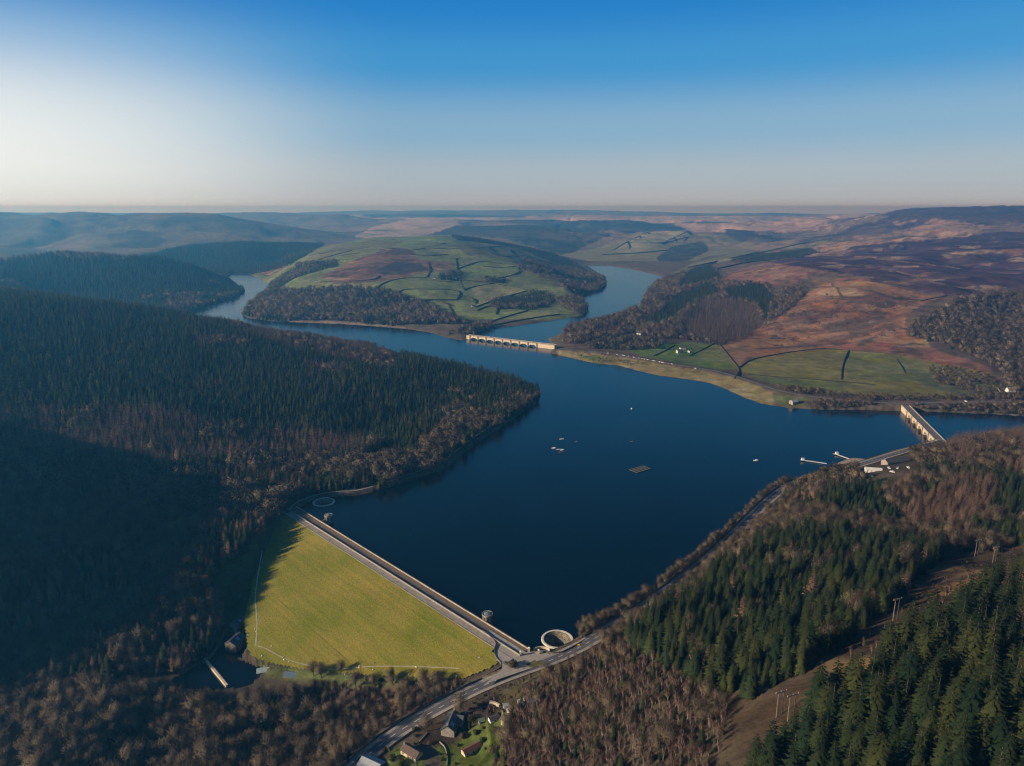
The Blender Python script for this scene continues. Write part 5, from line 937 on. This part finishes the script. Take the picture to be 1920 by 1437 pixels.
# track up the bracken slope and moor edge
tp = resample(smooth(np.array([ground(x, y) for x, y in [(1560, 530), (1570, 545), (1590, 560), (1612, 575), (1640, 590)]]), 2), 10); tp[:, 2] = height(tp[:, 0], tp[:, 1]); b = MB(); b.ribbon(tp, -5, 5, .5); tag(b.build('moor_track', plain('trodden_earth', (.13, .075, .06), 1, .25, .05)), kind='structure')

VW = [('highest on the sunny spur', [(1150, 470), (1180, 452), (1215, 436)]), ('crossing the sunny spur', [(1178, 455), (1240, 458), (1290, 445)]), ('right of the sunny spur', [(1240, 458), (1265, 446), (1290, 434)]), ('low on the sunny spur', [(1130, 478), (1190, 476), (1250, 470)]), ('above the upper lake', [(1290, 503), (1350, 490), (1420, 474)]), ('long across the far right slope', [(1330, 497), (1420, 476), (1500, 458), (1570, 446)]), ('below the far conifer block', [(1345, 505), (1400, 493), (1460, 486)])]
for ph, L in VW: wall_line([ground(x, y) for x, y in L], 6.0, 6.0, 'field_hedge', M_HEDGE, 'dark hedge far up the valley '+ph, 'hedge', 'hedges far up the valley', step=40)
S_, L_, B_, I_, U_ = 'spruce_tree', 'larch_tree', 'broadleaf_tree', 'birch_tree', 'bush'
SIZE[('birch scrub', S_)] = .5; SIZE[('valley wood', S_)] = .7; SIZE[('birch scrub', B_)] = .7
# left hill
P_red = [(425, 578), (540, 598), (650, 632), (750, 668), (735, 700), (640, 675), (540, 655), (440, 622)]
P_b1 = [(350, 632), (460, 636), (470, 652), (370, 650)]; P_b2 = [(570, 676), (660, 690), (650, 706), (570, 694)]
P_tip = [(850, 738), (930, 752), (1014, 745), (990, 775), (905, 832), (850, 866), (790, 895), (735, 905), (780, 850), (840, 790)]
P_larch = [(-400, 775), (0, 775), (200, 772), (300, 768), (430, 798), (560, 812), (640, 822), (720, 835), (640, 880), (520, 884), (300, 870), (0, 905), (-400, 910)]
grove('left hill', [(-500, 512), (0, 530), (200, 550), (440, 582), (560, 614), (700, 658), (830, 676), (940, 696), (1018, 735), (960, 800), (850, 868), (720, 838), (600, 815), (430, 795), (300, 768), (200, 772), (0, 775), (-500, 780)], 700, 1750, 6.3, {S_: .96, L_: .04}, .80, .3, .97, .5, 70, skip=[P_red, P_b1, P_b2, P_tip, P_larch])
for p in (P_red, P_b1, P_b2): grove('left ridge', p, 900, 1750, 6.0, {L_: .85, B_: .15}, .74)
grove('headland', P_tip, 900, 1500, 6.4, {B_: .62, S_: .38}, .9, .2, 1, .75, 50)
grove('left band', P_larch, 650, 1300, 6.2, {L_: .7, S_: .2, B_: .1}, .95, .2, 1, .5, 50)
grove('left slope', [(-500, 905), (0, 903), (300, 868), (520, 882), (640, 878), (740, 858), (800, 880), (735, 908), (690, 922), (640, 924), (596, 930), (560, 944), (540, 962), (500, 990), (460, 1040), (400, 1080), (420, 1130), (428, 1165), (400, 1220), (330, 1268), (200, 1278), (0, 1285), (-500, 1295)], 480, 1100, 6.0, {B_: .56, L_: .26, S_: .18}, .98, .22, .98, .6, 60)
grove('left hill', [(-2600, 200), (-560, 200), (-560, 1700), (-2600, 1700)], 380, 1300, 9.0, {S_: .7, B_: .3}, .85, .3, .9)  # unseen trees outside the view, added to break up the ridge's shadow edge
# valley bottom below the dam
grove('valley wood', [(-500, 1290), (0, 1288), (200, 1290), (340, 1316), (440, 1328), (520, 1312), (565, 1312), (590, 1340), (640, 1375), (680, 1400), (600, 1500), (420, 1600), (-500, 1600)], 330, 680, 6.0, {B_: .80, I_: .13, S_: .07}, .88, .26, 1.0, .45, 40)
grove('scrub bank', [(515, 1302), (600, 1284), (700, 1282), (800, 1282), (872, 1285), (845, 1310), (785, 1340), (705, 1388), (640, 1425), (585, 1350)], 380, 700, 5.0, {B_: .42, U_: .28, I_: .30}, .66, .35, .95, .3, edge=0)
# near right bank
P_con = [(1165, 1200), (1235, 1158), (1330, 1088), (1405, 1028), (1480, 1006), (1560, 1008), (1650, 1015), (1740, 1030), (1765, 1050), (1690, 1120), (1612, 1185), (1508, 1260), (1408, 1312), (1330, 1302), (1260, 1262), (1190, 1222)]
grove('mid plantation', P_con, 300, 800, 5.6, {S_: .94, L_: .03, B_: .03}, .92, .34, .96, .1)
grove('birch scrub', [(930, 1400), (960, 1330), (1010, 1285), (1100, 1240), (1150, 1212), (1190, 1222), (1260, 1262), (1335, 1300), (1375, 1330), (1350, 1400), (1320, 1500), (1280, 1650), (900, 1650), (915, 1480)], 240, 560, 3.9, {I_: .70, S_: .17, B_: .06, U_: .07}, .92, .28, .95, .25, 30)
grove('right plantation', [(1395, 1475), (1455, 1418), (1545, 1340), (1618, 1288), (1712, 1228), (1808, 1156), (1880, 1108), (1965, 1062), (2600, 1005), (2300, 1000), (2500, 1700), (1250, 1700), (1340, 1500)], 120, 560, 5.9, {S_: .98, L_: .02}, 1.17, .34, .96, .1)
grove('lakeside strip', [(1070, 1180), (1080, 1150), (1110, 1138), (1150, 1124), (1190, 1104), (1238, 1070), (1285, 1028), (1325, 995), (1360, 964), (1396, 930), (1425, 905), (1470, 885), (1480, 912), (1445, 940), (1402, 982), (1352, 1030), (1293, 1080), (1235, 1123), (1185, 1158), (1134, 1190), (1100, 1206)], 400, 950, 3.7, {B_: .78, U_: .17, S_: .05}, .50, .22, .97, .3, edge=0)
grove('roadside strip', [(1130, 1212), (1180, 1172), (1290, 1094), (1400, 996), (1440, 952), (1490, 958), (1440, 1010), (1340, 1086), (1240, 1155), (1175, 1198), (1140, 1225)], 380, 800, 5.2, {B_: .85, U_: .15}, .6, .22, .97, edge=0)
LODGE = [(1600, 858), (1640, 862), (1700, 846), (1725, 876), (1705, 904), (1640, 915), (1612, 898)]
P_or = [(1690, 972), (1735, 935), (1800, 908), (1872, 912), (1850, 965), (1790, 1004), (1700, 998)]; P_tl = [(1768, 850), (1795, 815), (1850, 796), (1990, 775), (2400, 750), (2600, 800), (1990, 838), (1850, 858), (1790, 880)]; P_tan = [(1400, 1028), (1445, 962), (1500, 955), (1560, 962), (1680, 985), (1760, 1006), (1760, 1040), (1650, 1016), (1560, 1008), (1480, 1006)]
grove('far bank', [(1450, 960), (1478, 918), (1540, 896), (1620, 890), (1700, 878), (1770, 870), (1850, 858), (1990, 838), (2600, 800), (2600, 1010), (1990, 1000), (1870, 1040), (1760, 1040), (1690, 985), (1600, 975), (1500, 962)], 480, 1050, 6.4, {S_: .60, B_: .28, L_: .12}, .8, .26, .98, .8, 45, skip=[P_or, P_tl, P_tan, LODGE])
grove('far bank larches', P_or, 450, 900, 6.0, {L_: .95, S_: .05}, .92); grove('viaduct larches', P_tl, 600, 1100, 6.4, {L_: .97, B_: .03}, .95)
grove('tan wood', P_tan, 450, 850, 6.2, {B_: .88, L_: .12}, .72)
grove('garden scrub', [(958, 1275), (1060, 1240), (1112, 1218), (1150, 1215), (1090, 1252), (1010, 1292), (960, 1330), (925, 1345), (880, 1318), (905, 1300)], 380, 620, 4.6, {U_: .6, I_: .4}, .5, .35, .62, edge=0)
grove('garden scrub', [(705, 1437), (745, 1385), (800, 1352), (850, 1326), (900, 1312), (960, 1335), (965, 1370), (945, 1437), (930, 1480), (700, 1480)], 380, 620, 6.4, {U_: .75, I_: .25}, .55, .4, .42, edge=0)
grove('lodge shore', [(1470, 910), (1500, 899), (1540, 884), (1570, 876), (1612, 874), (1650, 860), (1700, 848), (1772, 834), (1775, 862), (1690, 878), (1620, 890), (1540, 897), (1480, 925)], 700, 1250, 6.2, {B_: .85, S_: .1, U_: .05}, .66, .2, .9, edge=.3, skip=[LODGE])
grove('right clearing', [(1380, 1437), (1480, 1330), (1600, 1220), (1700, 1130), (1800, 1060), (1960, 980), (1960, 1040), (1860, 1090), (1740, 1170), (1600, 1260), (1480, 1360)], 200, 700, 5.0, {U_: .78, I_: .22}, .5, .4, .62)
# woods across the water
P_c1 = [(1195, 604), (1240, 588), (1265, 560), (1330, 532), (1350, 546), (1300, 572), (1255, 606), (1225, 615)]; P_c2 = [(1358, 545), (1430, 534), (1452, 562), (1436, 600), (1418, 575), (1370, 560)]; P_l1 = [(1275, 608), (1318, 565), (1370, 560), (1418, 578), (1430, 600), (1400, 636), (1345, 648), (1290, 634)]; P_c3 = [(1290, 512), (1330, 497), (1352, 522), (1325, 530), (1270, 545)]
grove('hill wood', [(1046, 634), (1072, 616), (1120, 603), (1160, 592), (1195, 580), (1206, 566), (1210, 552), (1232, 530), (1290, 510), (1330, 497), (1360, 530), (1440, 535), (1450, 580), (1420, 610), (1350, 648), (1290, 640), (1230, 634), (1180, 622), (1130, 640), (1060, 648)], 1750, 4300, 9.6, {B_: .62, L_: .38}, 1.05, .28, .97, .7, 120, skip=[P_c1, P_c2, P_l1, P_c3])
for p in (P_c1, P_c2, P_c3): grove('hill conifers', p, 1750, 4300, 8.0, {S_: 1.0}, .9)
grove('hill larches', P_l1, 1750, 3500, 9.0, {L_: 1.0}, 1.15, .32)
grove('gully wood', [(1695, 632), (1722, 604), (1800, 563), (1920, 548), (2200, 548), (2200, 745), (1895, 738), (1880, 700), (1850, 682), (1760, 645)], 1250, 2400, 8.8, {B_: .97, S_: .03}, 1.0, .28, .96, .3)
grove('slope scrub', [(1420, 622), (1465, 590), (1515, 548), (1500, 530), (1450, 560), (1440, 598)], 1750, 3000, 9, {B_: 1.0}, .72, .2, .8)
grove('bracken scrub', [(1400, 660), (1470, 590), (1560, 540), (1700, 560), (1700, 630), (1600, 640)], 1350, 2600, 17, {B_: .35, U_: .65}, .5, .35, .4)
grove('field thicket', [(1735, 690), (1800, 690), (1870, 712), (1885, 740), (1820, 738), (1760, 722)], 1250, 1900, 8.5, {B_: 1.0}, .62, .3, .62)
grove('road hedge', [(1440, 727), (1500, 739), (1560, 746), (1620, 751), (1690, 753), (1760, 752), (1920, 750), (2200, 750), (2200, 742), (1920, 741), (1690, 745), (1560, 738), (1470, 726)], 1200, 1700, 5.5, {B_: .6, U_: .4}, .5, .3, .85, edge=0)
grove('far shore trees', [(1520, 752), (1560, 753), (1690, 761), (1920, 758), (2200, 758), (2200, 785), (1893, 781), (1784, 775), (1690, 769), (1526, 768)], 1150, 1600, 6.5, {B_: .97, S_: .03}, .6, .25, .95, edge=0)
grove('junction trees', [(1075, 664), (1140, 668), (1220, 690), (1190, 692), (1110, 680)], 1500, 2300, 11, {B_: .7, U_: .3}, .5, .3, .5)
grove('garden trees', [(1095, 655), (1120, 640), (1180, 632), (1250, 640), (1230, 656), (1170, 658)], 1700, 2300, 8.5, {B_: .5, S_: .5}, .85, .25, .85, .6, 40)
grove('crook wood', [(452, 590), (500, 548), (560, 546), (640, 541), (720, 546), (790, 566), (832, 593), (885, 613), (897, 638), (862, 641), (800, 626), (750, 614), (700, 608), (600, 602), (490, 602)], 2150, 3400, 10.5, {B_: .72, S_: .28}, 1.1, .28, .97, .65, 130)
grove('crook shore', [(840, 628), (890, 612), (930, 610), (925, 618), (892, 630), (868, 636)], 2000, 2900, 9, {B_: .6, S_: .4}, .9)
for p in ([(914, 572), (930, 562), (985, 554), (998, 546), (1030, 549), (1042, 566), (1005, 582), (930, 580)], [(820, 518), (850, 508), (870, 514), (862, 524), (826, 526)], [(905, 520), (950, 524), (940, 532), (910, 528)]): grove('crook conifers', p, 2200, 4000, 9, {S_: .85, B_: .15}, .9)
grove('crook spur', [(968, 503), (1000, 486), (1060, 500), (1137, 524), (1139, 546), (1095, 560), (1060, 543), (1010, 518)], 2600, 4600, 11, {B_: .6, S_: .4}, 1.0, .2, .97, .7, 150)
grove('crook point', [(1040, 562), (1085, 556), (1104, 580), (1094, 592), (1055, 578)], 2300, 3600, 9, {B_: .7, S_: .3}, .95)
grove('crook ridge', [(845, 443), (950, 450), (1030, 474), (1105, 510), (1060, 502), (960, 462), (858, 450)], 3900, 5300, 11, {S_: 1.0}, 1.0)
grove('crook west', [(520, 522), (560, 496), (630, 490), (634, 500), (565, 517), (485, 563), (466, 583), (458, 574), (500, 541)], 2400, 4300, 10, {S_: .7, B_: .3}, .95)
grove('west hill', [(-300, 500), (0, 493), (130, 474), (230, 482), (300, 482), (380, 508), (430, 529), (459, 546), (440, 562), (380, 580), (300, 600), (-300, 620)], 2350, 3700, 11, {S_: .8, L_: .12, B_: .08}, 1.15, .3, .97, .7, 160)
grove('west forest', [(190, 498), (330, 465), (450, 453), (610, 457), (540, 500), (470, 516), (425, 520), (380, 505)], 3700, 5400, 12.5, {S_: .95, L_: .05}, 1.0)
grove('far conifers', [(1370, 489), (1400, 479), (1520, 468), (1536, 474), (1500, 483), (1380, 494)], 3700, 5400, 11, {S_: .75, L_: .25}, .95)
# ------------------------------------------------------------------ build: the largest of each kind one by one, the rest as one mass
WHERE = {'right plantation': 'in the dense plantation on the near slope', 'mid plantation': 'in the plantation between the lake road and the clearing', 'birch scrub': 'in the brown scrub on the slope above the road junction', 'valley wood': 'in the bare wood of the valley bottom', 'lakeside strip': 'between the lake road and the water', 'roadside strip': 'on the landward side of the lake road', 'left slope': 'on the shaded slope beside the dam', 'left band': 'in the brown band across the left hill', 'scrub bank': 'on the reddish bank below the dam', 'right clearing': 'in the power line clearing', 'far bank': 'on the wooded bank near the lodge', 'far bank larches': 'in the orange brown stand on the right bank', 'viaduct larches': 'in the rusty stand above the smaller viaduct', 'tan wood': 'in the tan wood beyond the plantation', 'lodge shore': 'on the shore by the lodge', 'garden': 'in the cottage gardens', 'garden scrub': 'in the rough ground around the cottages', 'headland': 'on the wooded headland'}
LOOK = {'spruce_tree': 'dark green spruce', 'larch_tree': 'leafless rusty brown larch', 'broadleaf_tree': 'bare grey brown broadleaf tree', 'birch_tree': 'bare purple brown birch', 'bush': 'low rounded bush'}
CATS = {'spruce_tree': 'spruce', 'larch_tree': 'larch', 'broadleaf_tree': 'tree', 'birch_tree': 'birch', 'bush': 'bush'}
MASS = {'spruce_tree': 'spruce_forest', 'larch_tree': 'larch_forest', 'broadleaf_tree': 'broadleaf_woods', 'birch_tree': 'birch_woods', 'bush': 'undergrowth'}
MASSLOOK = {'spruce_tree': 'dark green conifer forest covering the hillsides', 'larch_tree': 'rusty brown leafless larch woods on the slopes', 'broadleaf_tree': 'bare grey brown woodland along slopes and shores', 'birch_tree': 'purple brown birch thickets on the near slope', 'bush': 'scattered low bushes on banks and verges'}
def one_tree(kind, x, y, z, s, region, i, parts, rot, variant=None, label=None, group=None):
    near = SPEC[kind][0]; cr, tr, both = near[i % len(near) if variant is None else variant]
    if parts:
        o = empty(kind, (x, y, z), rot); c = link(D.objects.new('crown', cr), o); t = link(D.objects.new('trunk', tr), o)
    else:
        o = link(D.objects.new(kind, both)); o.location = (x, y, z); o.rotation_euler = (0, 0, rot)
    o.scale = (s, s, s); w = WHERE.get(region, 'on the hillside')
    tag(o, label or f'{LOOK[kind]} {w}', CATS[kind], group or f'{LOOK[kind]}s {w}'); return o
def mass(kind, pts):
    P = np.array([p[:4] for p in pts], np.float32); g = np.random.default_rng(5); n = len(P); dep = to_px(P[:, :3].astype(float))[2]
    near, far = SPEC[kind]; nn, nf = len(near), len(far); cut = {'spruce_tree': 760, 'larch_tree': 850, 'broadleaf_tree': 800}.get(kind, 700)
    ix = np.where(dep < cut, g.integers(0, nn, n), nn+g.integers(0, nf, n)).astype(np.int32)
    me = D.meshes.new(MASS[kind]); me.vertices.add(n); me.vertices.foreach_set('co', P[:, :3].ravel())
    a = me.attributes.new('pick', 'INT', 'POINT'); a.data.foreach_set('value', ix)
    sc = np.repeat(P[:, 3:4], 3, 1)*np.c_[g.uniform(.88, 1.15, (n, 1)).repeat(2, 1), np.ones(n)]
    a = me.attributes.new('size', 'FLOAT_VECTOR', 'POINT'); a.data.foreach_set('vector', sc.astype(np.float32).ravel())
    ro = np.c_[g.normal(0, .03, n), g.normal(0, .03, n), g.uniform(0, 6.28, n)]
    a = me.attributes.new('turn', 'FLOAT_VECTOR', 'POINT'); a.data.foreach_set('vector', ro.astype(np.float32).ravel())
    o = D.objects.new(MASS[kind], me); COL.objects.link(o)
    ng = D.node_groups.new(MASS[kind], 'GeometryNodeTree'); ng.interface.new_socket('Geometry', in_out='INPUT', socket_type='NodeSocketGeometry'); ng.interface.new_socket('Geometry', in_out='OUTPUT', socket_type='NodeSocketGeometry')
    N, L = ng.nodes, ng.links; gi = N.new('NodeGroupInput'); go = N.new('NodeGroupOutput'); iop = N.new('GeometryNodeInstanceOnPoints'); jn = N.new('GeometryNodeJoinGeometry')
    srcs = []
    for cr, tr, both in near+far:
        so_ = D.objects.new(kind+'_source', both); oi = N.new('GeometryNodeObjectInfo'); oi.inputs['Object'].default_value = so_; oi.inputs['As Instance'].default_value = True; srcs.append(oi)
    for oi in srcs[::-1]: L.new(oi.outputs['Geometry'], jn.inputs['Geometry'])
    def attr(nm, ty):
        q = N.new('GeometryNodeInputNamedAttribute'); q.data_type = ty; q.inputs['Name'].default_value = nm; return [x for x in q.outputs if x.enabled and x.name == 'Attribute'][0]
    L.new(gi.outputs[0], iop.inputs['Points']); L.new(jn.outputs[0], iop.inputs['Instance']); iop.inputs['Pick Instance'].default_value = True
    L.new(attr('pick', 'INT'), iop.inputs['Instance Index']); L.new(attr('size', 'FLOAT_VECTOR'), iop.inputs['Scale'])
    L.new(attr('turn', 'FLOAT_VECTOR'), iop.inputs['Rotation']); L.new(iop.outputs[0], go.inputs[0])
    md = o.modifiers.new('scatter', 'NODES'); md.node_group = ng
    tag(o, MASSLOOK[kind], 'woodland', kind='stuff'); return o
PARTS_N, SOLO_N = 110, 300
for kind, pts in PTS.items():
    if not pts: continue
    A = np.array([p[:4] for p in pts]); px, py, dep = to_px(A[:, :3]); vis = (px > 5) & (px < 1915) & (py < 1440) & (py > 380)
    top = to_px(A[:, :3]+np.c_[A[:, 3]*0, A[:, 3]*0, A[:, 3]*9])[1]; vis = (px > 2) & (px < 1918) & (top < 1434)
    order = np.argsort(np.where(vis, dep/np.maximum(A[:, 3], .3), 1e9))[:SOLO_N]; solo = set(order.tolist()); g = np.random.default_rng(3)
    for n_, i in enumerate(order): one_tree(kind, *pts[i], int(g.integers(0, 99)), n_ < PARTS_N, float(g.uniform(0, 6.28)))
    mass(kind, [p for i, p in enumerate(pts) if i not in solo])
print('TREES', {k: len(v) for k, v in PTS.items()})
# garden shrubs and lone trees by the dam
def lone(kind, px, py, s, label, z=None, v=0, group=None):
    p = ground(px, py) if z is None else (on_dam(px, py) if z == 'dam' else at_z(px, py, z)); one_tree(kind, p[0], p[1], p[2], s, 'garden', v, True, px*.37, v, label, group)
for px, py, s, v, lab in [(588, 1268, .95, 0, 'bare spreading tree at the left of the dam toe'), (602, 1272, 1.0, 1, 'bare tree beside the first one at the dam toe'), (640, 1262, .8, 2, 'slim bare tree on the toe path'), (733, 1277, .85, 2, 'upright bare tree standing alone below the dam'), (797, 1279, .75, 3, 'rounded bare tree below the right part of the dam'), (445, 1118, 1.05, 1, 'pale bare tree beside the shaded dam grass'), (863, 1338, 1.15, 0, 'tall bare tree beside the road bend above the cottage'), (800, 1372, .9, 1, 'bare tree on the verge between road and cottage'), (1008, 1322, .8, 2, 'bare tree at the edge of the allotments')]:
    lone('broadleaf_tree', px, py, s, lab, None, v, 'single bare trees below the dam')
for k, (px, py, s, lab) in enumerate([(962, 1251, 2.5, 'large round clipped yew at the dam gates'), (948, 1248, 1.1, 'small bush beside the round yew'), (868, 1383, 1.9, 'dark evergreen bush right of the large cottage'), (855, 1345, 1.5, 'evergreen bush behind the large cottage'), (885, 1350, 1.6, 'bush between the cottage and the green shed'), (893, 1376, 1.5, 'bush on the shaded edge of the cottage lawn'), (735, 1425, 1.7, 'dark bush left of the bungalow'), (752, 1432, 1.6, 'dark bush below the bungalow'), (722, 1408, 1.3, 'bush by the bungalow drive'), (778, 1370, 1.3, 'bush on the roadside verge by the cottage'), (790, 1362, 1.2, 'small bush at the cottage gateway'), (905, 1390, 1.4, 'bush at the lower edge of the sloping lawn'), (930, 1372, 1.5, 'bush at the scrub edge above the lawn'), (925, 1410, 1.6, 'bush at the right edge of the lowest lawn'), (960, 1345, 1.4, 'dark bush beside the tan gabled hut'), (690, 1275, 1.3, 'dark bush in the hedge at the dam toe'), (668, 1272, 1.6, 'wide dark bush in the hedge at the dam toe'), (715, 1278, 1.5, 'dark bush right of the hedge at the dam toe'), (760, 1281, 1.4, 'dark bush near the lone upright tree'), (1165, 1172, 1.4, 'evergreen bush at the lakeside strip end')]):
    lone('bush', px, py, s, lab, None, k % 3, 'garden and hedge bushes by the dam')
for px, py, s, lab in [(968, 1352, .34, 'small spruce at the scrub edge by the huts'), (880, 1366, .36, 'small dark conifer beside the cottage')]: lone('spruce_tree', px, py, s, lab, None, 1, 'garden conifers')
# ------------------------------------------------------------------ light, sky and air
SUN_EL, SUN_AZ = R(18.5), R(-106)
sdir = Vector((math.sin(SUN_AZ)*math.cos(SUN_EL), math.cos(SUN_AZ)*math.cos(SUN_EL), math.sin(SUN_EL)))
sl = D.lights.new('sun', 'SUN'); sl.energy = 5.0; sl.angle = R(.5); sl.color = (1, .87, .68)
so = D.objects.new('sun', sl); COL.objects.link(so); so.rotation_euler = sdir.to_track_quat('Z', 'Y').to_euler(); so.location = sdir*3000
wd = D.worlds.new('World'); SC.world = wd; wd.use_nodes = True; nt = wd.node_tree; N, L = nt.nodes, nt.links
sky = N.new('ShaderNodeTexSky'); sky.sky_type = 'NISHITA'; sky.sun_disc = False; sky.sun_elevation = SUN_EL; sky.sun_rotation = SUN_AZ
sky.altitude = 400; sky.air_density = 1; sky.dust_density = 1.2; sky.ozone_density = 3
bg = N['Background']; bg.inputs[1].default_value = .1
tc = N.new('ShaderNodeTexCoord'); sx = N.new('ShaderNodeSeparateXYZ'); nrm = N.new('ShaderNodeVectorMath'); nrm.operation = 'NORMALIZE'; L.new(tc.outputs['Generated'], nrm.inputs[0]); L.new(nrm.outputs[0], sx.inputs[0])
ramp = N.new('ShaderNodeValToRGB'); cr = ramp.color_ramp; cr.interpolation = 'EASE'
def stop(e, c):
    s = cr.elements.new(e); s.color = (*c, 1)
L.new(sx.outputs['Z'], ramp.inputs['Fac'])
SKYC = [(0.0, (.40, .42, .455)), (.012, (.40, .425, .465)), (.04, (.37, .435, .495)), (.10, (.22, .39, .55)), (.18, (.035, .27, .57)), (.25, (.003, .19, .54)), (.42, (.003, .055, .16)), (1.0, (.005, .04, .12))]
cr.elements[0].position = 0; cr.elements[0].color = (*SKYC[0][1], 1); cr.elements[1].position = 1; cr.elements[1].color = (*SKYC[-1][1], 1)
for e, c in SKYC[1:-1]: stop(e, c)
# the bright air round the sun, and the paler side away from it
dt = N.new('ShaderNodeVectorMath'); dt.operation = 'DOT_PRODUCT'; L.new(nrm.outputs[0], dt.inputs[0]); gd = Vector((math.sin(R(-62)), math.cos(R(-62)), .06)).normalized(); dt.inputs[1].default_value = gd
g1 = N.new('ShaderNodeMapRange'); g1.interpolation_type = 'SMOOTHERSTEP'; setin(g1, From_Min=.56, From_Max=.98, To_Min=0, To_Max=1); L.new(dt.outputs['Value'], g1.inputs['Value'])
lowm = N.new('ShaderNodeMapRange'); lowm.interpolation_type = 'SMOOTHSTEP'; setin(lowm, From_Min=.25, From_Max=.07, To_Min=.06, To_Max=1); L.new(sx.outputs['Z'], lowm.inputs['Value'])
gm = N.new('ShaderNodeMath'); gm.operation = 'MULTIPLY'; hz = N.new('ShaderNodeMapRange'); hz.interpolation_type = 'SMOOTHSTEP'; setin(hz, From_Min=.0, From_Max=.05, To_Min=.8, To_Max=1); L.new(sx.outputs['Z'], hz.inputs['Value']); gk = N.new('ShaderNodeMath'); gk.operation = 'MULTIPLY'; L.new(g1.outputs[0], gk.inputs[0]); L.new(hz.outputs[0], gk.inputs[1]); L.new(gk.outputs[0], gm.inputs[0]); L.new(lowm.outputs[0], gm.inputs[1])
mixg = N.new('ShaderNodeMix'); mixg.data_type = 'RGBA'; L.new(gm.outputs[0], mixg.inputs['Factor']); L.new(ramp.outputs[0], mixg.inputs['A']); mixg.inputs['B'].default_value = (.86, .87, .84, 1)
mixn = N.new('ShaderNodeMix'); mixn.data_type = 'RGBA'; mixn.inputs['Factor'].default_value = .9
x10 = N.new('ShaderNodeVectorMath'); x10.operation = 'SCALE'; x10.inputs['Scale'].default_value = 7.8; L.new(mixg.outputs['Result'], x10.inputs[0]); L.new(sky.outputs[0], mixn.inputs['A']); L.new(x10.outputs[0], mixn.inputs['B']); L.new(mixn.outputs['Result'], bg.inputs[0])
HAZE = 1.2e-4
def haze_box():
    b = MB(); top = max(353.0, float(GZ.max())+4); bot = float(GZ.min())-1.5; b.box((0, 10000, (top+bot)/2), (60000, 40000, top-bot)); m = D.materials.new('haze'); m.use_nodes = True; nt = m.node_tree; nt.nodes.remove(nt.nodes['Principled BSDF'])
    v = nt.nodes.new('ShaderNodeVolumePrincipled'); v.inputs['Color'].default_value = (.10, .50, 1.0, 1); v.inputs['Absorption Color'].default_value = (.75, .75, .75, 1); v.inputs['Density'].default_value = HAZE; v.inputs['Anisotropy'].default_value = .5
    nt.links.new(v.outputs[0], nt.nodes['Material Output'].inputs['Volume']); m.cycles.volume_sampling = 'DISTANCE'; o = b.build('haze', m); tag(o, kind='stuff'); return o
haze_box()
SC.view_settings.view_transform = 'Standard'; SC.view_settings.look = 'None'; SC.view_settings.exposure = .46; SC.view_settings.gamma = 1
SC.cycles.use_denoising = True; SC.cycles.use_adaptive_sampling = False; SC.cycles.filter_width = 1.2; SC.cycles.max_bounces = 5; SC.cycles.diffuse_bounces = 2; SC.cycles.glossy_bounces = 2; SC.cycles.volume_bounces = 0; SC.cycles.transparent_max_bounces = 8
